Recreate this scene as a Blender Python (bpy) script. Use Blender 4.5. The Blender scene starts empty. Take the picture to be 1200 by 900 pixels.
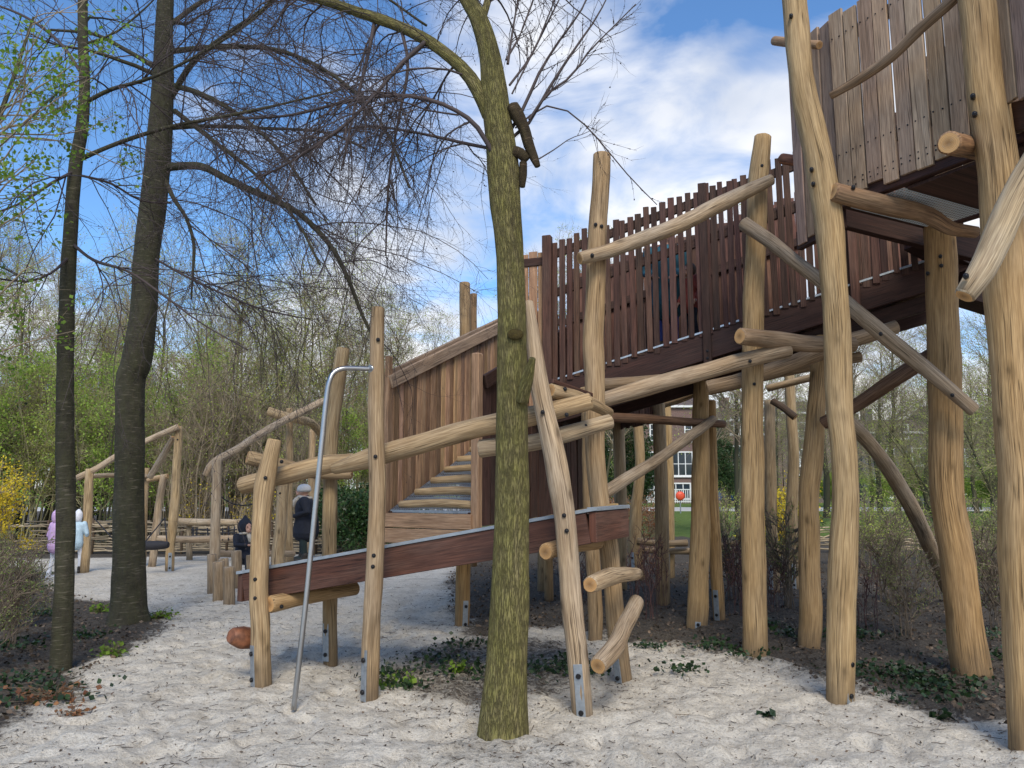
import bpy, math, random
import numpy as np
from mathutils import Vector, noise, Matrix
random.seed(7); RNG = np.random.default_rng(11)
S = bpy.context.scene; COL = S.collection
R = math.radians
EYE = 1.6; FPX = 900.0; TILT = math.atan(122/900.0); CT, ST = math.cos(TILT), math.sin(TILT)

# ---------- survey helpers: a line of sight and a distance north (Y) give a point of the place
def P(px, py, Y):
    u = (px-600)/FPX; v = (450-py)/FPX
    k = Y/(CT - v*ST)
    return Vector((u*k, Y, EYE + (ST + v*CT)*k))
def G(px, py, z=0.0):
    v = (450-py)/FPX
    Y = (z-EYE)*(CT - v*ST)/(ST + v*CT)
    return P(px, py, Y)
def m_px(w, py, Y):            # w pixels at distance Y, in metres
    v = (450-py)/FPX
    return w/FPX*Y/(CT - v*ST)

# ---------- objects
def tag(o, label=None, cat=None, group=None, kind=None):
    if label: o['label'] = label
    if cat: o['category'] = cat
    if group: o['group'] = group
    if kind: o['kind'] = kind
    return o
def thing(name, label, cat, loc=(0,0,0), group=None, rz=0):
    o = bpy.data.objects.new(name, None); o.empty_display_size = .2; COL.objects.link(o)
    o.location = loc; o.rotation_euler = (0,0,rz)
    return tag(o, label, cat, group)
def link(name, me, parent=None):
    o = bpy.data.objects.new(name, me); COL.objects.link(o)
    if parent is not None:
        o.parent = parent
        o.matrix_parent_inverse = inv_world(parent)
    return o
def inv_world(p):
    m = Matrix.Identity(4)
    chain = []
    while p is not None: chain.append(p); p = p.parent
    for q in reversed(chain):
        m = m @ q.matrix_parent_inverse @ Matrix.LocRotScale(q.location, q.rotation_euler, q.scale)
    return m.inverted()
def copy_tree(o, parent=None, depth=0):
    c = o.copy(); COL.objects.link(c)
    if parent is not None: c.parent = parent
    for ch in [x for x in COL.objects if x.parent == o]: copy_tree(ch, c)
    return c

# ---------- materials
MATS = {}
class NT:
    def __init__(s, name):
        s.m = bpy.data.materials.new(name); s.m.use_nodes = True; s.t = s.m.node_tree; s.n = s.t.nodes
        s.bsdf = s.n['Principled BSDF']; s.out = s.n['Material Output']
    def add(s, typ, **kw):
        n = s.n.new(typ)
        for k, v in kw.items():
            if k.startswith('i_'):
                key = k[2:].replace('_', ' ')
                n.inputs[int(key) if key.isdigit() else key].default_value = v
            else: setattr(n, k, v)
        return n
    def l(s, a, b): s.t.links.new(a, b)
    def noise(s, vec, scale, detail=4, rough=.6):
        n = s.add('ShaderNodeTexNoise', i_Scale=scale, i_Detail=detail, i_Roughness=rough)
        if vec is not None: s.l(vec, n.inputs['Vector'])
        return n.outputs['Fac']
    def map(s, vec, sc, loc=(0,0,0)):
        n = s.add('ShaderNodeMapping'); n.inputs['Scale'].default_value = sc; n.inputs['Location'].default_value = loc
        s.l(vec, n.inputs['Vector']); return n.outputs['Vector']
    def ramp(s, fac, stops, interp='LINEAR'):
        n = s.add('ShaderNodeValToRGB'); cr = n.color_ramp; cr.interpolation = interp
        while len(cr.elements) < len(stops): cr.elements.new(.5)
        for e, (p, c) in zip(cr.elements, stops):
            e.position = p; e.color = (c if len(c) == 4 else (*c, 1)) if isinstance(c, tuple) else (c, c, c, 1)
        s.l(fac, n.inputs[0]); return n.outputs[0]
    def mix(s, f, a, b, mode='MIX'):
        n = s.add('ShaderNodeMix', data_type='RGBA', blend_type=mode)
        for sock, v in ((n.inputs[0], f), (n.inputs[6], a), (n.inputs[7], b)):
            if hasattr(v, 'is_linked'): s.l(v, sock)
            elif isinstance(v, tuple): sock.default_value = (*v[:3], 1)
            else: sock.default_value = v
        return n.outputs[2]
    def math(s, op, a, b=0.0, clamp=False):
        n = s.add('ShaderNodeMath', operation=op, use_clamp=clamp)
        for sock, v in ((n.inputs[0], a), (n.inputs[1], b)):
            if hasattr(v, 'is_linked'): s.l(v, sock)
            else: sock.default_value = v
        return n.outputs[0]
    def bump(s, h, strength, dist=.01):
        n = s.add('ShaderNodeBump', i_Strength=strength, i_Distance=dist); s.l(h, n.inputs['Height'])
        s.l(n.outputs[0], s.bsdf.inputs['Normal']); return n
    def col(s, c): s.l(c, s.bsdf.inputs['Base Color']) if hasattr(c, 'is_linked') else setattr(s.bsdf.inputs['Base Color'], 'default_value', (*c, 1))
    def tone(s):
        n = s.add('ShaderNodeAttribute', attribute_name='tone'); return n.outputs['Color'], n.outputs['Fac']

def wood(name, light, dark, grey=(.30,.27,.23), greyamt=.4, rough=.75, knots=True, bump=.5, spec=.3, dirt=True):
    s = NT(name); uv = s.add('ShaderNodeTexCoord').outputs['UV']; obj = s.add('ShaderNodeTexCoord').outputs['Object']
    tc, tf = s.tone()
    g = s.noise(s.map(uv, (34, 1.5, 1)), 1, 4, .65)
    g2 = s.noise(s.map(uv, (110, 3.5, 1), (3,5,0)), 1, 2, .7)
    c = s.ramp(g, [(.28, dark), (.52, tuple((a+b)/2 for a,b in zip(light,dark))), (.72, light)])
    big = s.noise(s.map(uv, (5, 1.1, 1), (9,2,0)), 1, 2, .6)
    c = s.mix(s.ramp(big, [(.38, 0.0), (.68, greyamt)]), c, grey)
    c = s.mix(s.ramp(g2, [(.34, .62), (.60, 0.0)]), c, tuple(x*.40 for x in dark))
    crack = s.noise(s.map(uv, (42, .5, 1), (1,8,0)), 1, 2, .55)
    cr = s.ramp(s.math('ABSOLUTE', s.math('SUBTRACT', crack, .5)), [(.006, 1.0), (.018, 0.0)])
    cr = s.math('MULTIPLY', cr, s.ramp(s.noise(s.map(uv, (7, 1.3, 1), (6,6,0)), 1, 1, .5), [(.46, 0.0), (.55, 1.0)]))
    stain = s.ramp(s.noise(s.map(uv, (8, 2.4, 1), (2,3,0)), 1, 3, .65), [(.50, 0.0), (.72, .55)])
    c = s.mix(stain, c, tuple(x*.75 for x in dark))
    c = s.mix(s.math('MULTIPLY', cr, .8), c, tuple(x*.2 for x in dark))
    h = s.math('SUBTRACT', s.math('MULTIPLY', g, .7), s.math('MULTIPLY', cr, .8))
    h = s.math('ADD', h, s.math('MULTIPLY', g2, .35))
    if knots:
        vo = s.add('ShaderNodeTexVoronoi', i_Scale=1.0, i_Randomness=1.0)
        wob = s.add('ShaderNodeVectorMath', operation='ADD')
        nz = s.add('ShaderNodeTexNoise', i_Scale=9.0, i_Detail=2.0); s.l(uv, nz.inputs['Vector'])
        sc = s.add('ShaderNodeVectorMath', operation='SCALE', i_Scale=.03); s.l(nz.outputs['Color'], sc.inputs[0])
        s.l(uv, wob.inputs[0]); s.l(sc.outputs[0], wob.inputs[1])
        s.l(s.map(wob.outputs[0], (4.5, 2.2, 1)), vo.inputs['Vector'])
        k = s.ramp(vo.outputs['Distance'], [(.05, 1.0), (.10, .45), (.2, 0.0)])
        c = s.mix(s.math('MULTIPLY', k, .75), c, tuple(x*.30 for x in dark))
        h = s.math('ADD', h, s.math('MULTIPLY', k, -.5))
    c = s.mix(1.0, c, tc, 'MULTIPLY')
    if dirt:   # splashed earth on the lowest part
        geo = s.add('ShaderNodeNewGeometry'); sx = s.add('ShaderNodeSeparateXYZ'); s.l(geo.outputs['Position'], sx.inputs[0])
        nn = s.noise(geo.outputs['Position'], 7, 3)
        zz = s.math('ADD', sx.outputs['Z'], s.math('MULTIPLY', nn, .35))
        c = s.mix(s.ramp(zz, [(.17, .6), (.52, 0.0)]), c, (.10,.075,.05))
    s.col(c); s.bsdf.inputs['Roughness'].default_value = rough; s.bsdf.inputs['Specular IOR Level'].default_value = spec
    s.bump(h, bump, .012); return s.m

def endgrain(name, light, dark):
    s = NT(name); uv = s.add('ShaderNodeTexCoord').outputs['UV']
    ln = s.add('ShaderNodeVectorMath', operation='LENGTH'); s.l(uv, ln.inputs[0])
    nz = s.noise(uv, 14, 3)
    d = s.math('ADD', ln.outputs['Value'], s.math('MULTIPLY', nz, .025))
    w = s.math('SINE', s.math('MULTIPLY', d, 620))
    c = s.mix(s.ramp(w, [(.0, .0), (1, .5)]), light, dark)
    c = s.mix(s.ramp(d, [(.02, .75), (.06, 0.0)]), c, tuple(x*.5 for x in dark))
    c = s.mix(s.ramp(s.noise(uv, 40, 4), [(.5, 0.0), (.75, .5)]), c, (.33,.26,.18))
    tc, tf = s.tone(); c = s.mix(1.0, c, tc, 'MULTIPLY')
    s.col(c); s.bsdf.inputs['Roughness'].default_value = .8; return s.m

def plain(name, c, rough=.6, metal=0.0, var=.25, scale=8, bump=0.0, spec=.5):
    s = NT(name); o = s.add('ShaderNodeTexCoord').outputs['Object']
    n = s.noise(o, scale, 5)
    cc = s.mix(s.ramp(n, [(.3, 0.0), (.7, 1.0)]), tuple(x*(1-var) for x in c), tuple(min(1, x*(1+var)) for x in c))
    tc, tf = s.tone(); cc = s.mix(1.0, cc, tc, 'MULTIPLY')
    s.col(cc); s.bsdf.inputs['Roughness'].default_value = rough; s.bsdf.inputs['Metallic'].default_value = metal
    s.bsdf.inputs['Specular IOR Level'].default_value = spec
    if bump: s.bump(n, bump, .01)
    return s.m

def bark(name, light, dark, moss=None, horiz=False, bump=.9):
    s = NT(name); uv = s.add('ShaderNodeTexCoord').outputs['UV']
    sc = (13, 8, 1) if horiz else (34, 5, 1)
    a = s.noise(s.map(uv, sc), 1, 6, .7)
    b = s.noise(s.map(uv, (19, 4.5, 1)), 1, 5, .7)
    rn = s.noise(s.map(uv, (6, 46, 1) if horiz else (88, 8, 1), (5,1,0)), 1, 4, .6)
    fis = s.ramp(s.math('ABSOLUTE', s.math('SUBTRACT', rn, .5)), [(.0, 1.0), (.045, .35), (.10, 0.0)])
    patch = s.noise(s.map(uv, (3.2, 2.1, 1), (2,7,0)), 1, 4, .65)
    c = s.ramp(a, [(.3, dark), (.7, light)])
    c = s.mix(s.ramp(patch, [(.38, .6), (.6, 0.0)]), c, tuple(x*.8 for x in dark))
    if moss:
        c = s.mix(s.ramp(b, [(.36, .1), (.64, .75)]), c, moss)
        big = s.noise(s.map(uv, (3, 1, 1)), 1, 3); c = s.mix(s.ramp(big, [(.42, 0.0), (.7, .4)]), c, tuple(x*.6 for x in moss))
    c = s.mix(s.math('MULTIPLY', fis, .55 if not horiz else .14), c, tuple(x*.3 for x in dark))
    if horiz:
        le = s.noise(s.map(uv, (9, 60, 1), (4,4,0)), 1, 2)
        c = s.mix(s.ramp(le, [(.60, 0.0), (.68, .55)]), c, tuple(min(1, x*2.0) for x in light))
    h = s.math('SUBTRACT', s.math('ADD', a, s.math('MULTIPLY', b, .8)), s.math('MULTIPLY', fis, .6 if not horiz else .12))
    tc, tf = s.tone(); c = s.mix(1.0, c, tc, 'MULTIPLY')
    s.col(c); s.bsdf.inputs['Roughness'].default_value = .9; s.bsdf.inputs['Specular IOR Level'].default_value = .2
    s.bump(h, bump, .02); return s.m

def leafmat(name, c1, c2, trans=.35, rough=.6):
    s = NT(name); tc, tf = s.tone()
    c = s.mix(tf, c1, c2)
    s.col(c); s.bsdf.inputs['Roughness'].default_value = rough; s.bsdf.inputs['Specular IOR Level'].default_value = .3
    tr = s.add('ShaderNodeBsdfTranslucent'); s.l(c, tr.inputs['Color'])
    mx = s.add('ShaderNodeMixShader'); mx.inputs[0].default_value = trans
    s.l(s.bsdf.outputs[0], mx.inputs[1]); s.l(tr.outputs[0], mx.inputs[2]); s.l(mx.outputs[0], s.out.inputs['Surface']); return s.m

def grate_mat(name, pitch=.033, bar=.2, base=(.22,.24,.26)):
    s = NT(name); uv = s.add('ShaderNodeTexCoord').outputs['UV']; sx = s.add('ShaderNodeSeparateXYZ'); s.l(uv, sx.inputs[0])
    def lines(o, p, b):
        f = s.math('FRACT', s.math('DIVIDE', o, p)); return s.math('LESS_THAN', f, b)
    m = s.math('MAXIMUM', lines(sx.outputs['X'], pitch, bar), lines(sx.outputs['Y'], pitch, bar*.9))
    s.col(base); s.bsdf.inputs['Metallic'].default_value = .15; s.bsdf.inputs['Roughness'].default_value = .5
    tr = s.add('ShaderNodeBsdfTransparent'); mx = s.add('ShaderNodeMixShader')
    s.l(m, mx.inputs[0]); s.l(tr.outputs[0], mx.inputs[1]); s.l(s.bsdf.outputs[0], mx.inputs[2]); s.l(mx.outputs[0], s.out.inputs['Surface']); return s.m

M = dict(
    log=wood('debarked_log', (.62,.46,.265), (.33,.215,.105), (.44,.365,.265), .45),
    logy=wood('fresh_log', (.64,.465,.245), (.37,.24,.105), (.47,.37,.24), .4),
    logg=wood('weathered_log', (.56,.45,.31), (.27,.19,.115), (.42,.38,.32), .65),
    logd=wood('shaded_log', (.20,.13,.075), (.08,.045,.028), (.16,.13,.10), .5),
    end=endgrain('log_end', (.58,.34,.14), (.34,.17,.06)),
    endg=endgrain('log_end_grey', (.42,.32,.20), (.24,.16,.09)),
    red=wood('dark_red_hardwood', (.085,.034,.024), (.036,.014,.010), (.075,.05,.04), .35, knots=False, rough=.6, bump=.25, dirt=False),
    picket=wood('picket_hardwood', (.115,.055,.038), (.045,.02,.014), (.09,.065,.05), .4, knots=False, rough=.7, bump=.3, dirt=False),
    plank=wood('stair_plank', (.66,.42,.25), (.32,.18,.10), (.42,.31,.22), .35, knots=False, bump=.35, dirt=False),
    tplank=wood('tower_plank', (.56,.40,.275), (.32,.215,.14), (.44,.35,.27), .45, knots=False, bump=.4, dirt=False),
    beam=wood('red_beam', (.15,.062,.040), (.065,.026,.017), (.14,.10,.08), .35, knots=False, rough=.55, bump=.25, dirt=False),
    galv=plain('galvanised_steel', (.36,.40,.44), .45, .75, .18, 30),
    rubber=plain('grey_edge_strip', (.26,.30,.34), .6, .2, .15, 20),
    steel=plain('stainless_steel', (.42,.42,.42), .28, .95, .08, 12),
    bolt=plain('black_bolt', (.012,.012,.014), .4, .3),
    rope=plain('rope', (.30,.20,.09), .9, 0, .3, 60),
    drope=plain('dark_rope', (.02,.02,.025), .8),
    knob=plain('red_brown_knob', (.17,.065,.03), .6, 0, .7, 14),
    grate=grate_mat('steel_grating', .034, .34, (.20,.23,.27)), 
    gratet=grate_mat('steel_grating_lit', .034, .60, (.62,.72,.78)),  # tower floor: light caught by the bars is put into this pale colour
    barkd=bark('dark_bark', (.10,.087,.066), (.026,.023,.018), (.07,.07,.037), True),
    barkg=bark('mossy_bark', (.30,.25,.125), (.14,.115,.058), (.26,.24,.07)),
    barkb=bark('grey_bark', (.24,.215,.16), (.09,.08,.06), (.17,.18,.08)),
    twigd=plain('dark_twig', (.055,.040,.038), .8, 0, .3, 3),
    twigg=plain('olive_twig', (.28,.25,.13), .8, 0, .35, 3),
    twigb=plain('brown_twig', (.28,.225,.15), .85, 0, .4, 1),
    twigr=plain('dark_red_twig', (.10,.05,.045), .85, 0, .35, 1),
    twigs=plain('shrub_twig', (.15,.115,.08), .85, 0, .35, 3),
    leafs=leafmat('shrub_leaf', (.15,.19,.05), (.36,.41,.13), .4),
    leafy=leafmat('young_leaf', (.10,.20,.02), (.28,.42,.06), .5),
    leafo=leafmat('olive_leaf', (.32,.40,.07), (.60,.68,.16), .5),
    leafd=leafmat('evergreen_leaf', (.012,.035,.012), (.06,.12,.03), .2, .4),
    leafi=leafmat('ivy_leaf', (.010,.026,.012), (.04,.075,.025), .1, .4),
    forsy=leafmat('yellow_blossom', (.55,.38,.02), (.85,.68,.05), .35),
    leafr=leafmat('bronze_leaf', (.16,.06,.03), (.40,.20,.09), .35),
    litter=leafmat('dead_leaf', (.02,.014,.010), (.20,.145,.10), .1),
    skin=plain('skin', (.50,.28,.20), .55, 0, .05),
    navy=plain('navy_cloth', (.012,.015,.026), .85, 0, .3, 20),
    wool=plain('grey_wool', (.55,.54,.52), .95, 0, .12, 90, .5),
    fleece=plain('cream_fleece', (.50,.44,.36), .95, 0, .2, 60, .6),
    dtro=plain('dark_green_trousers', (.02,.035,.035), .9),
    lilac=plain('lilac_cloth', (.58,.40,.68), .85, 0, .1, 15),
    white=plain('white_cloth', (.72,.74,.80), .85, 0, .12, 12),
    pblue=plain('pale_blue_cloth', (.45,.60,.70), .85, 0, .15, 10),
    teal=plain('teal_cloth', (.02,.10,.14), .85), blue=plain('blue_cloth', (.02,.04,.22), .85),
    boot=plain('boot', (.03,.025,.02), .6), hair=plain('brown_hair', (.06,.035,.02), .7, 0, .3, 60),
    redc=plain('red_cloth', (.35,.07,.05), .85),
    paint=plain('white_paint', (.74,.74,.72), .5, 0, .05), glass=plain('dark_glass', (.03,.04,.05), .08, 0, .3, .7, 0, .8),
    roof=plain('roof_tile', (.10,.07,.06), .8, 0, .25, 2), dgrey=plain('dark_grey_paint', (.05,.055,.065), .6, 0, .1),
    orange=plain('orange_plastic', (.75,.09,.04), .5), path=plain('pale_path', (.50,.48,.44), .9, 0, .1, .5),
)
def brick(name, c1, c2):
    s = NT(name); o = s.add('ShaderNodeTexCoord').outputs['Object']
    sx = s.add('ShaderNodeSeparateXYZ'); s.l(o, sx.inputs[0]); cb = s.add('ShaderNodeCombineXYZ')
    s.l(s.math('ADD', sx.outputs['X'], sx.outputs['Y']), cb.inputs[0]); s.l(sx.outputs['Z'], cb.inputs[1])
    b = s.add('ShaderNodeTexBrick', i_Scale=4.2); s.l(cb.outputs[0], b.inputs['Vector'])
    b.inputs['Color1'].default_value = (*c1, 1); b.inputs['Color2'].default_value = (*c2, 1); b.inputs['Mortar'].default_value = (.32,.29,.26,1)
    c = s.mix(s.ramp(s.noise(o, .8, 4), [(.35, 0.0), (.7, .5)]), b.outputs['Color'], (.13,.10,.09))
    s.col(c); s.bsdf.inputs['Roughness'].default_value = .9; return s.m

# ---------- mesh builders
def new_mesh(name, V, F, mats, smooth=False, uvs=None, tone=None, mi=None):
    me = bpy.data.meshes.new(name)
    me.from_pydata([tuple(v) for v in V], [], F)
    for m in mats: me.materials.append(m)
    if uvs is not None:
        ul = me.uv_layers.new(name='UVMap'); ul.data.foreach_set('uv', np.asarray(uvs, dtype=np.float32).ravel())
    ca = me.color_attributes.new('tone', 'FLOAT_COLOR', 'POINT')
    if tone is None: t = np.ones((len(V), 4), np.float32)
    else:
        t = np.ones((len(V), 4), np.float32); t[:, :3] = np.asarray(tone, np.float32).reshape(len(V), -1)
    ca.data.foreach_set('color', t.ravel())
    if smooth: me.polygons.foreach_set('use_smooth', [True]*len(F))
    if mi is not None: me.polygons.foreach_set('material_index', mi)
    me.update(); return me

class MB:
    def __init__(s): s.V = []; s.F = []; s.UV = []; s.T = []; s.MI = []; s.SM = []
    def box(s, c, ax, hx, tone=1.0, mi=0):
        """c centre, ax three unit vectors (third = length axis), hx half extents"""
        ax = [Vector(a).normalized() for a in ax]; c = Vector(c); b = len(s.V)
        for i in (-1, 1):
            for j in (-1, 1):
                for k in (-1, 1): s.V.append(c + ax[0]*hx[0]*i + ax[1]*hx[1]*j + ax[2]*hx[2]*k)
        t = tone if isinstance(tone, tuple) else (tone,)*3
        s.T += [t]*8
        ru, rv = random.uniform(0, 40), random.uniform(0, 40)
        loc = [(i*hx[0], j*hx[1], k*hx[2]) for i in (-1,1) for j in (-1,1) for k in (-1,1)]
        for f in ((0,1,3,2),(4,6,7,5),(0,4,5,1),(2,3,7,6),(0,2,6,4),(1,5,7,3)):
            s.F.append([b+q for q in f]); s.MI.append(mi)
            for q in f:
                l = loc[q]
                if f in ((0,1,3,2),(4,6,7,5)): s.UV.append((ru+l[1], rv+l[2]))
                elif f in ((0,4,5,1),(2,3,7,6)): s.UV.append((ru+.3+l[0], rv+l[2]))
                else: s.UV.append((ru+l[0]*.3, rv+l[1]*.05))
        s.SM += [False]*6
    def beam(s, p0, p1, w, h, tone=1.0, mi=0, up=(0,0,1)):
        p0, p1 = Vector(p0), Vector(p1); d = (p1-p0); L = d.length; d.normalize()
        side = d.cross(Vector(up)); 
        if side.length < 1e-3: side = d.cross(Vector((0,1,0)))
        side.normalize(); u = side.cross(d)
        s.box((p0+p1)/2, (side, u, d), (w/2, h/2, L/2), tone, mi)
    def poly(s, pts, z0, z1, mi=0, tone=1.0):       # vertical prism from a plan polygon
        n = len(pts); b = len(s.V)
        for z in (z0, z1):
            for p in pts: s.V.append(Vector((p[0], p[1], z)))
        s.T += [(tone,)*3]*(2*n)
        def fa(idx):
            s.F.append([b+i for i in idx]); s.MI.append(mi); s.SM.append(False)
            for i in idx: q = s.V[b+i]; s.UV.append((q.x, q.y+q.z))
        fa(list(range(n))[::-1]); fa([n+i for i in range(n)])
        for i in range(n): fa([i, (i+1) % n, n+(i+1) % n, n+i])
    def quad(s, a, b_, c, d, uvs, tone=1.0, mi=0):
        b = len(s.V); s.V += [Vector(a), Vector(b_), Vector(c), Vector(d)]; s.T += [(tone,)*3]*4
        s.F.append([b, b+1, b+2, b+3]); s.MI.append(mi); s.SM.append(False); s.UV += uvs
    def tube(s, pts, rad, n=10, tone=1.0, mi=0, cap=-1, smooth=True, cap_tone=1.0, uvoff=None, rough=0.0, seed=0.0, flat=1.0, seam=(0,1,0), taper_end=True):
        """swept irregular round section; cap = material index of the cut ends, -1 for none"""
        pts = [Vector(p) for p in pts]; K = len(pts)
        if not hasattr(rad, '__len__'): rad = [rad]*K
        tg = []
        for i in range(K):
            d = pts[min(i+1, K-1)] - pts[max(i-1, 0)]; tg.append(d.normalized())
        ref = Vector(seam); u = ref - tg[0]*ref.dot(tg[0])
        if u.length < .15: ref = Vector((1,0,0)); u = ref - tg[0]*ref.dot(tg[0])
        u.normalize(); b = len(s.V); L = 0.0
        ou, ov = uvoff if uvoff else (random.uniform(0, 50), random.uniform(0, 50))
        rm = sum(rad)/K; Ls = []
        t = tone if isinstance(tone, tuple) else (tone,)*3
        for i in range(K):
            u = u - tg[i]*u.dot(tg[i]); u.normalize(); v = tg[i].cross(u)
            if i: L += (pts[i]-pts[i-1]).length
            Ls.append(L)
            for j in range(n):
                a = 2*math.pi*j/n
                rr = rad[i]
                if rough:
                    q = Vector((math.cos(a)*1.1+seed, math.sin(a)*1.1+seed*.7, L*1.9/max(.5, rm*8)))
                    q2 = Vector((math.cos(a)*2.4+seed, math.sin(a)*2.4, L*5.0))
                    rr *= 1 + rough*noise.noise(q) + rough*.45*noise.noise(q2)
                s.V.append(pts[i] + (u*math.cos(a) + v*math.sin(a)*flat)*rr); s.T.append(t)
        for i in range(K-1):
            for j in range(n):
                j2 = (j+1) % n
                s.F.append([b+i*n+j, b+i*n+j2, b+(i+1)*n+j2, b+(i+1)*n+j]); s.MI.append(mi); s.SM.append(smooth)
                u0, u1 = ou + 2*math.pi*rm*j/n, ou + 2*math.pi*rm*(j+1)/n
                s.UV += [(u0, ov+Ls[i]), (u1, ov+Ls[i]), (u1, ov+Ls[i+1]), (u0, ov+Ls[i+1])]
        if cap >= 0:
            for e, i in ((-1, 0), (1, K-1)):
                c0 = len(s.V); ring = [s.V[b+i*n+j].copy() for j in range(n)]; cen = sum(ring, Vector())/n
                ch = min(.012, rad[i]*.15)
                for q in ring: s.V.append(cen + (q-cen)*(1-ch/rad[i]) + tg[i]*e*ch); s.T.append(t)
                c1 = len(s.V); 
                for q in ring: s.V.append(cen + (q-cen)*(1-ch/rad[i]*1.02) + tg[i]*e*ch); s.T.append((cap_tone,)*3)
                s.V.append(cen + tg[i]*e*ch*1.0); s.T.append((cap_tone,)*3)
                for j in range(n):
                    j2 = (j+1) % n
                    f = [b+i*n+j, b+i*n+j2, c0+j2, c0+j] if e > 0 else [b+i*n+j2, b+i*n+j, c0+j, c0+j2]
                    s.F.append(f); s.MI.append(mi); s.SM.append(smooth)
                    s.UV += [(ou+j*.02, ov), (ou+j*.02+.02, ov), (ou+j*.02+.02, ov+.01), (ou+j*.02, ov+.01)]
                    f = [c1+j, c1+j2, c1+n] if e > 0 else [c1+j2, c1+j, c1+n]
                    s.F.append(f); s.MI.append(cap); s.SM.append(False)
                    for q in f:
                        w = s.V[q]-s.V[c1+n]; du = w.length
                        an = 2*math.pi*((q-c1) if q < c1+n else 0)/n
                        s.UV.append((math.cos(an)*du, math.sin(an)*du))
    def ball(s, c, r, n=10, m=7, tone=1.0, mi=0, sc=(1,1,1)):
        c = Vector(c); b = len(s.V); t = (tone,)*3 if not isinstance(tone, tuple) else tone
        for i in range(m+1):
            th = math.pi*i/m
            for j in range(n):
                ph = 2*math.pi*j/n
                s.V.append(c + Vector((math.sin(th)*math.cos(ph)*r*sc[0], math.sin(th)*math.sin(ph)*r*sc[1], math.cos(th)*r*sc[2]))); s.T.append(t)
        for i in range(m):
            for j in range(n):
                j2 = (j+1) % n
                s.F.append([b+i*n+j, b+(i+1)*n+j, b+(i+1)*n+j2, b+i*n+j2]); s.MI.append(mi); s.SM.append(True)
                s.UV += [(j/n, i/m), (j/n, (i+1)/m), ((j+1)/n, (i+1)/m), ((j+1)/n, i/m)]
    def build(s, name, mats, parent=None, bevel=0.0):
        if not isinstance(mats, (list, tuple)): mats = [mats]
        me = new_mesh(name, s.V, s.F, [M[m] if isinstance(m, str) else m for m in mats], False, s.UV, s.T, s.MI)
        me.polygons.foreach_set('use_smooth', s.SM)
        o = link(name, me, parent)
        if bevel:
            bv = o.modifiers.new('bevel', 'BEVEL'); bv.width = bevel; bv.segments = 1; bv.limit_method = 'ANGLE'
        return o

def catmull(pts, rad, step):
    pts = [Vector(p) for p in pts]
    if len(pts) == 2: 
        n = max(2, int((pts[1]-pts[0]).length/step)); 
        return [pts[0].lerp(pts[1], i/n) for i in range(n+1)], [rad[0]+(rad[1]-rad[0])*i/n for i in range(n+1)]
    ext = [pts[0]*2-pts[1]] + pts + [pts[-1]*2-pts[-2]]; re = [rad[0]] + list(rad) + [rad[-1]]
    o, ro = [], []
    for i in range(1, len(ext)-2):
        n = max(2, int((ext[i+1]-ext[i]).length/step))
        for k in range(n):
            t = k/n; a, b, c, d = ext[i-1:i+3]
            o.append(.5*((2*b) + (c-a)*t + (2*a-5*b+4*c-d)*t*t + (3*b-a-3*c+d)*t**3))
            ro.append(re[i] + (re[i+1]-re[i])*t)
    o.append(pts[-1]); ro.append(rad[-1]); return o, ro

def log(parent, spec, name='rail_log', mat='log', end='end', tone=None, rough=.10, bury=0.0, label=None, n=16, bolts=()):
    """spec: (px, py, Y, width in px) along the log"""
    pts = [P(a, b, y) for a, b, y, w in spec]; rad = [m_px(w, b, y)/2*.90 for a, b, y, w in spec]
    if bury: 
        d = (pts[0]-pts[1]).normalized(); pts[0] = pts[0] + d*bury
    pc, rc = catmull(pts, rad, .07)
    sd = random.uniform(0, 99)
    for i in range(len(pc)):       # slow natural wander
        w = rc[i]*.16
        pc[i] = pc[i] + Vector((noise.noise(Vector((i*.11, sd, 0))), noise.noise(Vector((i*.11, 0, sd))), 0))*w
    mb = MB(); tn = tone if tone else random.uniform(.84, 1.12)
    if not isinstance(tn, tuple): tn = (tn, tn*random.uniform(.97, 1.0), tn*random.uniform(.93, 1.02))
    mb.tube(pc, rc, n, tn, 0, 1, True, random.uniform(.85, 1.1), rough=rough, seed=sd)
    o = mb.build(name, [mat, end], parent)
    if label: o['label'] = label
    for bx, by, bY in bolts: bolt(o, P(bx, by, bY))

    return o, pts, rad
def bolt(parent, p, r=.012, toward=None):
    mb = MB(); d = (Vector((0,0,EYE+.0)) - Vector(p)); d.z *= .2; d.normalize()
    if toward is not None: d = Vector(toward).normalized()
    mb.tube([Vector(p)-d*.05, Vector(p)+d*.004], r*1.35, 12, 1, 0, 0); mb.ball(Vector(p)+d*.001, r, 10, 6)
    return mb.build('bolt', 'bolt', parent)

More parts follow.
